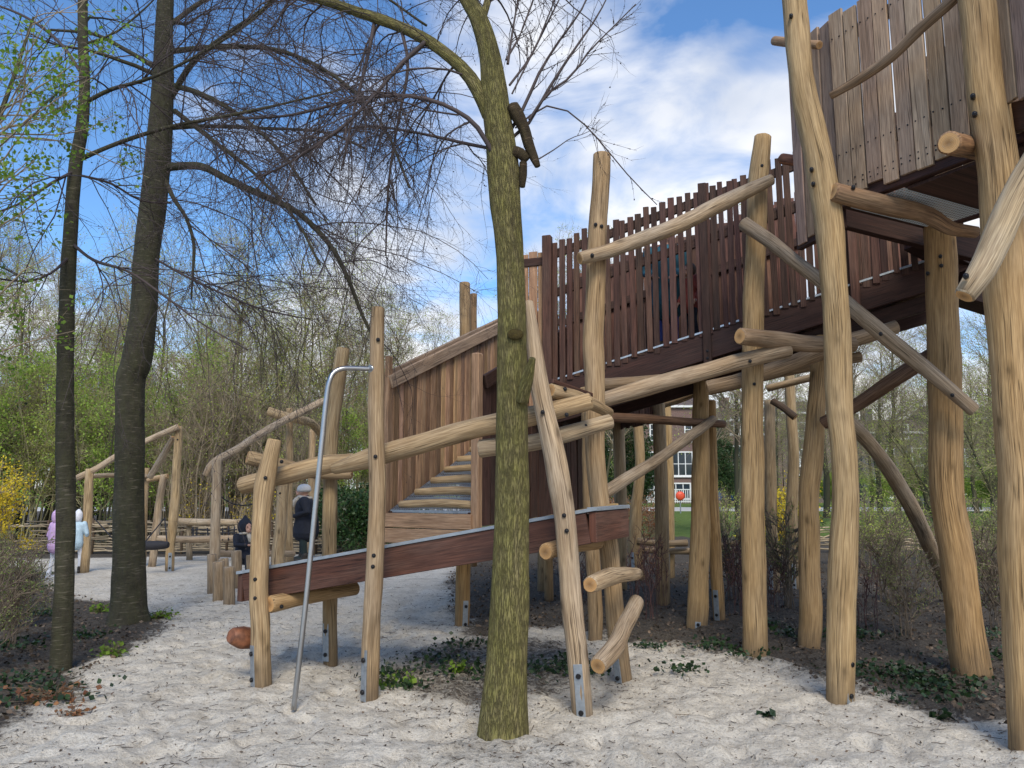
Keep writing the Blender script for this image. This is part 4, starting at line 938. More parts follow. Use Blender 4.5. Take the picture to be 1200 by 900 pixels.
# leafy sapling reaching in from the left
rng = np.random.default_rng(33); SP = thing('leafy_sapling', 'young tree in fresh green leaf at the left edge of the photo', 'tree', (-4.9, 5.9, 0))
stem = np.array([[-4.9,5.9,0],[-4.85,5.9,1.2],[-4.75,5.95,2.5],[-4.6,6.0,3.6],[-4.3,6.1,4.7],[-4.1,6.1,5.6]]); a, b = resample(stem, [.05,.045,.04,.03,.02,.01], 12)
mb = MB(); mb.tube([Vector(q) for q in a], list(b), 10, 1, 0, 0, rough=.1); mb.build('trunk', 'barkb', SP)
B = Bush(); p1, r1 = grow(a[None], b[None], 34, .8, 1.9, 35, 75, .02, .12, 8, .4, .005, rng, .35, 1, (.9,.2,.2)); p2, r2 = grow(p1, r1, 260, .2, .7, 25, 60, 0, .14, 6, .6, .0022, rng)
B.tubes(p1, r1, 5); B.tubes(p2, r2, 3); B.build('branches', ['twigb'], SP)
B = Bush(); base = along(p2, 520, rng, .4); base = base[base[:, 2] > 2.3]; pos = np.repeat(base, 5, 0) + rng.normal(size=(len(base)*5, 3))*.04; B.leaves(pos, .042, rng, 0, aspect=.7); B.build('leaves', ['leafy'], SP)

# ================= WOODLAND BEHIND =================
def proto_tree(kind, seed):
    rng = np.random.default_rng(seed); V0 = lambda *a: np.array(a, float)
    o = thing(*kind['id'], loc=(0,0,0), group=kind.get('group')); H_ = kind['h']
    stems, sr = [], []
    for i in range(kind['stems']):
        a = rng.uniform(0, 2*np.pi); sp_r = kind['spread']*rng.uniform(.2, 1); k = 10; t_ = np.linspace(0, 1, k)[:, None]
        bx, by = (rng.normal(size=2)*kind.get('base', .15)); hh = H_*rng.uniform(.65, 1)
        q = np.concatenate([bx + np.cos(a)*sp_r*t_**1.4, by + np.sin(a)*sp_r*t_**1.4, hh*t_], 1); q[1:, :2] += np.cumsum(rng.normal(size=(k-1, 2))*.045*H_/6, 0)
        stems.append(q); sr.append(kind['r']*rng.uniform(.5, 1)*np.linspace(1, .15, k))
    stems, sr = np.stack(stems), np.stack(sr)
    B = Bush(); B.tubes(stems, sr, kind.get('sides', 6), rng.uniform(.8, 1.2, len(stems))); B.build(kind.get('tn', 'trunk'), [kind['bark']], o)
    n1, n2, n3 = kind['n']; C = Bush()
    p1, r1 = grow(stems, sr, n1, *kind['l'][0], 20, 60, kind.get('g', .04), .13, 8, .5, .008, rng, kind.get('t0', .2)); p2, r2 = grow(p1, r1, n2, *kind['l'][1], 20, 55, .02, .16, 6, .6, .0055, rng, .1)
    C.tubes(p1, r1, 4, rng.uniform(.7, 1.3, len(p1))); C.tubes(p2, r2, 3, rng.uniform(.6, 1.5, len(p2)))
    if n3: p3, r3 = grow(p2, r2, n3, *kind['l'][2], 20, 60, .01, .15, 4, .7, .0035, rng, .1); C.tubes(p3, r3, 3, rng.uniform(.6, 1.5, len(p3)))
    else: p3 = p2
    C.build('crown', [kind['twig']], o)
    if kind.get('leaf'):
        L = Bush(); n = kind['nl']; c0 = along(p3, n//3, rng, .2)
        if kind.get('clump'):      # leaves gather in clumps
            w_ = np.array([noise.noise(Vector(q*.9 + seed)) for q in c0]); c0 = c0[w_ > kind['clump']]
        pos = np.repeat(c0, 3, 0) + rng.normal(size=(len(c0)*3, 3))*kind.get('ls', .05)*1.2; L.leaves(pos, kind.get('ls', .05), rng, 0, aspect=.6); L.build('leaves', [kind['leaf']], o)
    if kind.get('ivy'):
        L = Bush(); q = along(stems[:, :6], kind['ivy'], rng, 0); q = q + rng.normal(size=q.shape)*.14; L.leaves(q, .09, rng, 0, aspect=.8); L.build('ivy', ['leafd'], o)
    return o
GW = 'trees and bushes of the wood behind the playground'
K_thick = dict(id=('woodland_bush', 'tall many-stemmed bush budding olive green in the wood behind the playground', 'bush'), group=GW, h=6.0, stems=16, spread=1.6, base=.35, r=.035, tn='stems', bark='twigg', twig='twigg', n=(150,900,2600), l=((.6,1.8),(.3,.9),(.1,.4)), leaf='leafo', nl=9000, ls=.065, clump=-.15)
K_brown = dict(id=('woodland_bush', 'tall leafless brown many-stemmed bush in the wood behind the playground', 'bush'), group=GW, h=5.0, stems=26, spread=1.0, base=.4, r=.025, tn='stems', bark='twigb', twig='twigb', n=(180,900,1800), l=((.6,1.6),(.3,.8),(.1,.3)), g=.12, leaf='leafo', nl=1500, ls=.05)
K_green = dict(id=('woodland_bush', 'dense bush in fresh green leaf in the wood behind the playground', 'bush'), group=GW, h=5.2, stems=9, spread=1.9, base=.25, r=.045, tn='stems', bark='barkb', twig='twigg', n=(110,800,2200), l=((.6,1.8),(.3,.9),(.1,.4)), leaf='leafy2', nl=14000, ls=.07, clump=-.12)
M['leafy2'] = leafmat('spring_leaf', (.18,.30,.045), (.42,.55,.10), .4)
K_bare = dict(id=('woodland_tree', 'tall slim tree with barely opened buds rising out of the wood', 'tree'), group=GW, h=11.0, stems=2, spread=1.6, base=.3, r=.12, sides=8, bark='barkb', twig='twigb', n=(60,700,3600), l=((1.2,3.4),(.5,1.5),(.2,.7)), g=.05, t0=.3, leaf='leafo', nl=3600, ls=.06, ivy=0)
K_ivy = dict(id=('woodland_tree', 'forked tree with ivy up its trunk in the wood behind the playground', 'tree'), group=GW, h=8.5, stems=3, spread=1.8, base=.15, r=.11, sides=8, bark='barkb', twig='twigg', n=(60,600,2600), l=((1.0,2.6),(.5,1.4),(.2,.6)), leaf='leafo', nl=4200, ls=.06, ivy=2600)
K_far = dict(id=('street_tree', 'bare tree between the lawn and the brick houses', 'tree'), group='bare trees in front of the brick houses', h=12.0, stems=1, spread=.8, base=.0, r=.20, sides=8, bark='barkb', twig='twigb', n=(60,700,3200), l=((1.8,4.4),(.7,2.0),(.3,.9)), g=.03, t0=.22, leaf='leafo', nl=2500, ls=.07)
K_ever = dict(id=('evergreen_tree', 'dense dark evergreen tree beyond the footbridge', 'tree'), group='evergreens beyond the footbridge', h=6.0, stems=3, spread=.8, base=.2, r=.09, sides=8, bark='barkb', twig='twigg', n=(110,900,1800), l=((.5,1.4),(.3,.8),(.1,.4)), leaf='leafd', nl=16000, ls=.11)
def place(proto, spots, rng, s=(.85,1.15)):
    for i, sp in enumerate(spots):
        o = proto if i == 0 else copy_tree(proto)
        o.location = (sp[0], sp[1], sp[2] if len(sp) > 2 else -.03); sc = rng.uniform(*s)*(sp[3] if len(sp) > 3 else 1); o.rotation_euler = (0, 0, rng.uniform(0, 6.28)); o.scale = (sc, sc, sc*rng.uniform(.92, 1.08))
rg = np.random.default_rng(77)
def bx(px, Y): return ((px-600)/FPX*Y/.985, Y)     # where a bush seen at px stands at distance Y
thick = [bx(x, y) for x, y in ((-60,24),(20,27),(60,22.5),(120,30),(215,27),(245,33),(330,29),(380,34),(430,30),(480,36),(0,34),(-120,30),(520,42),(560,38),(150,38),(300,40),(90,36))]
green = [bx(x, y) for x, y in ((-20,21.5),(110,24),(160,26),(225,24),(40,30),(190,32),(280,36),(-90,24),(420,27),(350,38),(450,40),(130,21.5))]
brown = [bx(x, y) for x, y in ((262,23),(240,24.5),(290,24.5),(320,25.5),(345,23.5),(205,25),(385,27),(30,25),(90,27),(470,31),(228,22.5),(305,28))]
bare = [bx(x, y) for x, y in ((852,24),(884,27),(655,30),(700,32),(622,31),(60,26),(160,27),(285,28),(390,27),(10,28),(-40,26),(30,31),(100,34),(200,29),(260,31),(310,33),(370,30),(420,36),(480,33),(140,40),(240,42),(340,44),(440,46),(540,44),(-100,36),(500,50))]
ivy = [bx(x, y) for x, y in ((345,26),(225,28),(395,29),(310,25),(455,34),(120,28.5),(12,23.5))]
place(proto_tree(K_thick, 1), thick[::2], rg); place(proto_tree(K_thick, 2), thick[1::2], rg)
place(proto_tree(K_green, 3), green[::2], rg); place(proto_tree(K_green, 4), green[1::2], rg)
place(proto_tree(K_brown, 5), brown, rg)
place(proto_tree(K_bare, 6), bare[::2], rg, (.85,1.1)); place(proto_tree(K_bare, 7), bare[1::2], rg, (.85,1.1))
place(proto_tree(K_ivy, 8), ivy, rg)
far = [bx(x, y) for x, y in ((1075,42),(958,42),(1020,48),(1100,38),(990,36),(1050,60),(1085,66),(925,66),(1150,42),(1210,62),(700,42),(722,50),(848,62),(905,54),(958,64),(1010,58),(1040,44),(1130,50),(1180,58),(1230,46),(640,55),(1290,60),(1185,33),(1250,36))]
place(proto_tree(K_far, 9), far[::2], rg, (.8,1.1)); place(proto_tree(K_far, 10), far[1::2], rg, (.8,1.1))
place(proto_tree(K_ever, 11), [bx(742,34), bx(705,38), bx(838,60)], rg, (.8,1.1))
K_side = dict(id=('green_bush', 'rounded green bush beyond the lawn, in front of the brick houses', 'bush'), group='green bushes in front of the brick houses', h=3.4, stems=9, spread=1.7, base=.25, r=.04, tn='stems', bark='barkb', twig='twigg', n=(110,700,1500), l=((.5,1.4),(.3,.8),(.1,.4)), leaf='leafy2', nl=13000, ls=.11)
place(proto_tree(K_side, 12), [bx(x, y) for x, y in ((1020,58),(1160,50),(1130,58),(1190,60),(860,70),(885,70),(1240,52),(1060,68),(960,68),(700,66),(1215,45))], rg, (.8,1.2))
K_wide = dict(id=('spreading_tree', 'low spreading tree with mossy branches and sparse green buds at right', 'tree'), group='spreading trees at right', h=6.5, stems=5, spread=3.4, base=.2, r=.09, sides=8, bark='barkb', twig='twigg', n=(90,900,3600), l=((1.2,3.0),(.5,1.3),(.2,.6)), g=.02, t0=.15, leaf='leafo', nl=5000, ls=.06)
place(proto_tree(K_wide, 13), [bx(1165,27), bx(1260,32), bx(1080,36)], rg, (.85,1.1))
# shrubs in the planting bed
K_sh = dict(id=('low_shrub', 'twiggy knee-high shrub with tiny buds in the dark planting bed', 'shrub'), group='twiggy shrubs in the planting beds', h=1.25, stems=14, spread=.30, base=.06, r=.007, tn='stems', bark='twigs', twig='twigs', n=(60,260,300), l=((.2,.55),(.1,.3),(.03,.12)), g=.10, leaf='leafs', nl=1300, ls=.022)
K_sh2 = dict(id=('bare_shrub', 'bare red-stemmed upright shrub in the dark planting bed', 'shrub'), group='bare red shrubs in the planting beds', h=1.1, stems=11, spread=.22, base=.08, r=.006, tn='stems', bark='twigr', twig='twigr', n=(30,90,120), l=((.2,.5),(.1,.25),(.03,.1)), g=.2, leaf='leafr', nl=180, ls=.022)
def gs(px, py): q = G(px, py); return (q.x, q.y)
pa = proto_tree(K_sh, 21); pb = proto_tree(K_sh, 22)
place(pa, [gs(*q) for q in ((1060,745),(1095,700),(1165,740),(8,760),(-30,790),(1000,672),(1180,668))], rg, (.75,1.05))
place(pb, [gs(*q) for q in ((1040,705),(1165,705),(15,735),(-10,720),(860,700),(1050,668),(925,712))], rg, (.8,1.15))
pr = proto_tree(K_sh2, 23)
place(pr, [gs(*q) for q in ((770,712),(755,725),(868,722),(872,705),(905,716),(600,680),(1015,735),(660,690),(690,705))], rg, (.6,.95))
def blossom(spots, mats, label, name, group, h=1.5, nl=2400, ls=.05, seed=41, stems=14):
    K = dict(id=(name, label, 'shrub'), group=group, h=h, stems=stems, spread=.6, base=.15, r=.010, tn='stems', bark='twigb', twig='twigb', n=(60,260,0), l=((.3,.8),(.1,.4),(.03,.1)), g=.08, leaf=mats, nl=nl, ls=ls)
    place(proto_tree(K, seed), spots, rg, (.85,1.15))
blossom([gs(915,668), (bx(918,19)[0], 19)], 'forsy', 'bright yellow flowering shrub glimpsed between the bridge legs', 'yellow_shrub', 'yellow shrubs between the bridge legs', 1.6, 5200)
blossom([bx(10,13.0), bx(-15,12.4)], 'forsy', 'yellow flowering shrub at the left edge behind the trees', 'yellow_shrub', 'yellow shrubs at the left edge', 2.1, 3200, .045, 43)
blossom([bx(300,22), bx(335,21.5), bx(235,22.3)], 'forsy', 'pale yellow shrub in the wood behind the rope net', 'yellow_shrub', 'yellow shrubs behind the rope net', 1.5, 500, .05, 44)
blossom([bx(x, y) for x, y in ((733,19),(752,18),(700,20))], 'leafr', 'bronze-leaved shrub beyond the planting bed', 'bronze_shrub', 'bronze shrubs beyond the planting bed', 1.6, 2600, .05, 45)
blossom([bx(x, y) for x, y in ((415,18.5),(434,17.6),(403,19.6),(450,18.3),(455,20),(392,21))], 'leafd', 'dark glossy evergreen bush behind the woman', 'evergreen_bush', 'dark evergreen bushes behind the woman', 1.25, 5200, .09, 46, 20)
blossom([bx(x, y) for x, y in ((1000,16),(1045,17.5),(1110,17),(1160,17),(1190,16),(845,21))], 'leafo', 'loose waist-high shrub with young leaves at the far side of the bed', 'leafy_shrub', 'leafy shrubs at the far side of the bed', 1.3, 1500, .04, 47)

# ground cover, litter
rng = np.random.default_rng(5)
def zone_pts(n, test, x0, x1, y0, y1):
    x = rng.uniform(x0, x1, n); y = y0 + (y1-y0)*rng.uniform(0, 1, n)**1.5; k = test(x, y); return x[k], y[k]
isoil = lambda x, y: (np.maximum.reduce([sdist(POLY_R, x, y), sdist(POLY_L, x, y)]) > -.1)
x, y = zone_pts(26000, isoil, -9, 9, 4, 17); B = Bush(); B.leaves(np.stack([x, y, hz(x, y)+.014], 1), .045, rng, 0, flat=.5, aspect=.7); tag(B.build('leaf_litter', ['litter']), kind='stuff', label='dead leaves and crumbs of bark on the dark soil')
near = lambda x, y: np.maximum.reduce([sdist(POLY_R, x, y), sdist(POLY_L, x, y), sdist(POLY_T, x, y)]) > -rng.exponential(.5, len(x))
x, y = zone_pts(16000, near, -6, 6, 4, 12); B = Bush(); B.leaves(np.stack([x, y, hz(x, y)+.008], 1), .022, rng, 0, flat=.7, aspect=.6)
x, y = zone_pts(9000, lambda x, y: x > -99, -7, 7, 3.6, 15); B.leaves(np.stack([x, y, hz(x, y)+.006], 1), .016, rng, 0, flat=.7, aspect=.5)
n = 2600; x, y = zone_pts(n, lambda x, y: x > -99, -6, 6, 3.8, 13); n = len(x); an = rng.uniform(0, 6.28, n); L_ = rng.exponential(.045, n)+.02
st = np.linspace(-.5, .5, 4); z = hz(x, y)
pts = np.stack([x[:, None] + np.cos(an)[:, None]*L_[:, None]*st, y[:, None] + np.sin(an)[:, None]*L_[:, None]*st, z[:, None] + .008 + np.zeros((n, 4))], -1); pts[..., 2] += rng.normal(size=(n, 4))*.003
B.tubes(pts, np.full((n, 4), .0022), 3, rng.uniform(.2, .6, n)); tag(B.build('sand_debris', ['litter']), kind='stuff', label='bits of twig and leaf scattered on the sand')
IVY = Bush()
def clump(px, py, r, n, mat, lab, nm='ivy_plant', ls=.05, h=.10, grp=None):
    q = G(px, py); c = rng.normal(size=(n, 3))*np.array([r*.62, r*.5, h*.5]); c[:, 2] = abs(c[:, 2]) + .01
    if mat == 'leafi' and nm == 'ivy_plant':
        c = c*np.array([1.5, 1.5, 1]) + np.array([q.x, q.y, float(hz(q.x, q.y))]); IVY.leaves(c, ls, rng, 0, flat=.3, aspect=.8); return
    B = Bush(); B.leaves(c, ls, rng, 1, flat=.35, aspect=.8)
    a = np.stack([np.zeros((n, 3)), c*np.array([.5,.5,.9]), c], 1); B.tubes(a, np.full((n, 3), .002), 3, np.full(n, .5))
    mb = MB(); mb.ball((0,0,-.01), .02, 8, 5)
    o = B.build(nm, ['twigb', mat]); o.location = (q.x, q.y, float(hz(q.x, q.y))); tag(o, lab, 'plant', grp)
GI = 'ivy clumps on the dark soil'
for px, py, r in ((455,792,.16),(515,775,.2),(548,790,.22),(470,805,.12),(640,790,.2),(668,783,.22),(690,790,.12),(545,758,.14),(800,790,.12),(1000,745,.2),(1020,790,.2),(1075,800,.2),(1090,815,.22),(1060,790,.14),(960,745,.18),(840,760,.14),(880,770,.12),(760,760,.1),(1120,805,.2),(1140,770,.2),(50,815,.25),(25,800,.2),(15,760,.22),(95,745,.16),(40,720,.2),(35,690,.2),(10,700,.2),(20,670,.2),(60,675,.14),(905,735,.12),(930,745,.14),(1155,745,.18)):
    clump(px, py, r, int(150*r/.2), 'leafi', 'low clump of dark ivy leaves lying on the soil', grp=GI, ls=.045, h=.07)
for px, py, lab in ((188,726,'bright green weeds at the right foot of the thick dark tree'), (118,718,'bright green weeds at the left foot of the thick dark tree'), (132,770,'small green tuft between the two dark trees'), (480,800,'small green weed in the dirt left of the mossy tree'), (536,792,'second green weed beside the mossy tree'), (452,802,'green seedling by the foot of the tall post with the pole')):
    clump(px, py, .13 if px < 200 else .07, 90 if px < 200 else 40, 'leafy', lab, 'weed', .05, .10)
tag(IVY.build('ivy_ground_cover', ['leafi']), kind='stuff', label='patches of dark ivy leaves creeping over the soil')
clump(62, 822, .22, 110, 'leafr', 'reddish creeping plant on the sand at lower left', 'creeper', .05, .12); clump(88, 836, .10, 40, 'leafr', 'few red leaves strayed onto the sand at lower left', 'creeper', .04, .05)
clump(900, 841, .05, 9, 'leafi', 'small ivy sprig lying alone on the sand at right', 'ivy_sprig', .07, .03)
clump(1104, 841, .08, 12, 'leafi', 'ivy sprig on the sand edge left of the thickest leg', 'ivy_sprig', .08, .03)

# ================= FARTHER PLAY EQUIPMENT =================
SF = thing('swing_frame', 'log swing frame with a dark rubber swing seat, behind the thick dark tree', 'swing', tuple(G(160, 668)))
post(SF, [(98,671,15.0,12),(101,630,15,12),(103,590,15,11),(105,550,15,10)], mat='log')
post(SF, [(199,669,15.3,11),(200,640,15.3,11),(204,600,15.3,12),(207,550,15.3,11),(210,500,15.3,9)], mat='log', br=(290,.0,.35), bolts=[(208,515)])
post(SF, [(178,663,16.2,10),(183,620,16.2,10),(186,590,16.2,9),(192,557,16.2,9)], mat='logg', tone=(1.2,1.15,1.1))
post(SF, [(167,664,16.4,9),(169,600,16.4,9),(172,549,16.4,8)], mat='log')
log(SF, [(91,560,15.0,8),(115,548,15,8),(150,527,15.1,8),(209,500,15.2,8)], mat='logg', tone=(1.3,1.25,1.2))
log(SF, [(108,558,15.2,6),(133,557,15.8,6),(172,558,16.3,6)], mat='logg', tone=(1.2,1.15,1.1))
log(SF, [(176,559,15.8,8),(190,535,15.6,8),(203,513,15.4,7)], mat='logg', tone=(1.35,1.3,1.25))
log(SF, [(173,563,16.2,6),(184,560,16.2,7),(196,558,16.2,7)], mat='log')
log(SF, [(174,631,16.2,8),(185,631,16.2,8),(196,632,16.1,8)], mat='logg', tone=(1.2,1.15,1.1))
mb = MB(); mb.tube([P(166,640,14.6), P(170,639.5,14.6), P(184,639,14.6), P(197,638.5,14.6)], [.07,.085,.085,.06], 12, 1, 0, 0); mb.build('swing_seat', 'drope', SF)
for a, b in (((193,607,15.3),(171,634,14.6)), ((193,607,15.3),(196,638,14.6)), ((111,608,15.0),(131,630,14.8)), ((131,630,14.8),(168,639,14.6))):
    tube_obj('rope', [P(*a), P(*b)], [.012,.012], 'drope', SF, 6)

BF = thing('balance_frame', 'log balance frame with a long slanting top rail and low beams', 'climbing frame', tuple(G(300, 690)))
post(BF, [(251,690,13.0,12),(252,640,13,13),(253,600,13,12),(254,539,13,12)], mat='logg', tone=(1.25,1.18,1.1))
post(BF, [(325,688,12.6,18),(326,650,12.6,17),(330,600,12.6,15),(334,555,12.6,14)], mat='log', br=(200,.1,.4), bolts=[(328,578)])
post(BF, [(338,660,16.5,12),(338,600,16.5,11),(339,540,16.5,10),(339,479,16.5,9)], mat='log')
post(BF, [(364,652,18.8,11),(365,600,18.8,10),(366,504,18.8,8)], mat='log')
log(BF, [(241,557,13.1,9),(250,543,13.2,10),(280,525,14,10),(310,506,14.8,10),(345,487,15.8,10),(378,470,16.6,9)], mat='logg', tone=(1.25,1.18,1.1), bolts=[(339,491,15.5)])
log(BF, [(314,482,16.0,12),(330,487,16.1,12),(350,492,16.3,11),(365,496,17.6,11),(378,510,18.4,10)], mat='log')
log(BF, [(252,649,13.4,9),(288,649,14.5,8),(320,649,15.5,8),(343,649,16.3,8)], mat='logg', tone=(1.2,1.1,1.0))
tube_obj('rope', [P(255,579,13), P(263,585,13.1), P(275,591,13.3), P(290,592,13.5), P(305,588,13.7), P(322,580,13.8)], [.011]*6, 'drope', BF, 6)
# stepping stumps, each one its own thing
for (px, ty, by, w, dpt, lab) in ((257,659,705,14,0,'weathered stepping stump, second tallest of those nearest the camera'), (269,665,710,13,0,'weathered stepping stump nearest the camera, with a flat cut top'), (249,650,695,11,0,'stepping stump tight against the front post of the balance frame'),
        (278,646,690,12,0,'stepping stump at the right rear of the cluster, tall and pale'), (263,655,697,12,0,'stepping stump half hidden in the middle of the cluster'), (294,651,683,9,0,'small stepping stump at the right end of the cluster')):
    g0 = G(px, by); g1 = P(px-1, ty, g0.y); mb = MB(); r_ = m_px(w, by, g0.y)/2
    a, b = catmull([g0 - Vector((0,0,.1)), g0.lerp(g1, .5), g1], [r_*1.05, r_, r_*.97], .06); tn = random.uniform(.85, 1.1)
    mb.tube(a, b, 14, (tn, tn*.95, tn*.9), 0, 1, rough=.1, seed=px); o = mb.build('stepping_stump', ['logg', 'endg']); tag(o, lab, 'stump', 'stepping stumps in the sand')
# rope net between two beams
NF = thing('rope_net', 'black rope net slung between two long horizontal beams behind the swing', 'climbing net', tuple(G(245, 655)))
log(NF, [(206,611,17.5,9),(240,612,17.5,9),(284,612,17.6,8)], mat='logg', tone=(1.35,1.3,1.2)); log(NF, [(203,632,17.0,9),(240,632,17.1,9),(292,630,17.3,8)], mat='logg', tone=(1.2,1.12,1.05))
post(NF, [(222,655,17.6,8),(222,615,17.6,7)], mat='logg'); post(NF, [(277,655,17.6,8),(277,615,17.6,7)], mat='logg')
mb = MB()
for px in (226,231,243,251,261,268,275): mb.tube([P(px, 618+random.uniform(-1,1), 17.4), P(px+random.uniform(-1.5,1.5), 633, 17.1)], .016, 5)
for py in (620.5,624,628,632): mb.tube([P(224+k*9, py+random.uniform(-.8,.8)+1.2*math.sin(k*.6), 17.25) for k in range(7)], .014, 5)
mb.build('net', 'drope', NF)

# wattle fences
def wattle(x0, x1, Yf, h, lab, seed, rods=14):
    rng = np.random.default_rng(seed); W_ = thing('wattle_fence', lab, 'fence', (x0, Yf, 0)); B = Bush(); n = int((x1-x0)/.08)
    for r_ in range(rods):
        x = x0 + rng.uniform(0, .8)
        while x < x1:
            L = rng.uniform(1.5, 3.2); k = 14; xs = np.linspace(x, min(x+L, x1+.3), k); ph = rng.integers(2)*np.pi
            ys = Yf + .045*np.sin(xs*np.pi/.55 + ph) ; zs = .04 + h*(r_+.5)/rods + rng.normal(size=k)*.012 + rng.normal()*.02
            B.tubes(np.stack([xs, ys, zs], 1)[None], np.full((1, k), rng.uniform(.012, .024)), 5, np.array([rng.uniform(.5, 1.6)])); x += L*.8
    B.build('weave', ['twigb'], W_); x = x0
    while x <= x1:
        mb = MB(); mb.tube([(x, Yf, -.1), (x+rng.uniform(-.02,.02), Yf, h*.6), (x+rng.uniform(-.03,.03), Yf, h+rng.uniform(.02,.12))], .03, 7, .8, 0, 0, rough=.1, seed=x); mb.build('stake', 'logd', W_); x += 1.1
wattle(-12.5, -2.6, 19.2, .78, 'low woven-branch fence at the back of the sand on the left', 3)
wattle(7.2, 17.5, 19.5, .62, 'low woven-branch fence behind the planting bed at right', 4, 11)

# ================= PEOPLE =================
def blob(name, prims, mats, parent, voxel, assign=None, smooth=6):
    """one continuous surface grown over the given tapered limbs"""
    mb = MB()
    for q in prims:
        if q[0] == 't': mb.tube([Vector(p) for p in q[1]], q[2], 14, 1, 0, 0); [mb.ball(q[1][e], (q[2][e] if hasattr(q[2], '__len__') else q[2])*.98, 12, 8) for e in (0, -1)]
        else: mb.ball(q[1], q[2], 18, 12, 1, 0, q[3])
    me = new_mesh('tmp', mb.V, mb.F, [], False); o = bpy.data.objects.new('tmp', me); COL.objects.link(o)
    rm = o.modifiers.new('r', 'REMESH'); rm.mode = 'VOXEL'; rm.voxel_size = voxel; sm = o.modifiers.new('s', 'SMOOTH'); sm.factor = .5; sm.iterations = smooth
    dg = bpy.context.evaluated_depsgraph_get(); dg.update(); m2 = bpy.data.meshes.new_from_object(o.evaluated_get(dg)); bpy.data.objects.remove(o)
    m2.materials.clear()
    for m in mats: m2.materials.append(M[m])
    m2.name = name
    ca = m2.color_attributes.new('tone', 'FLOAT_COLOR', 'POINT'); ca.data.foreach_set('color', np.ones(len(m2.vertices)*4, np.float32))
    for p in m2.polygons:
        p.use_smooth = True
        if assign: p.material_index = assign(p.center)
    o2 = bpy.data.objects.new(name, m2); COL.objects.link(o2)
    if parent is not None: o2.parent = parent
    return o2
def lerp(a, b, t_): return tuple(a[i]+(b[i]-a[i])*t_ for i in range(3))
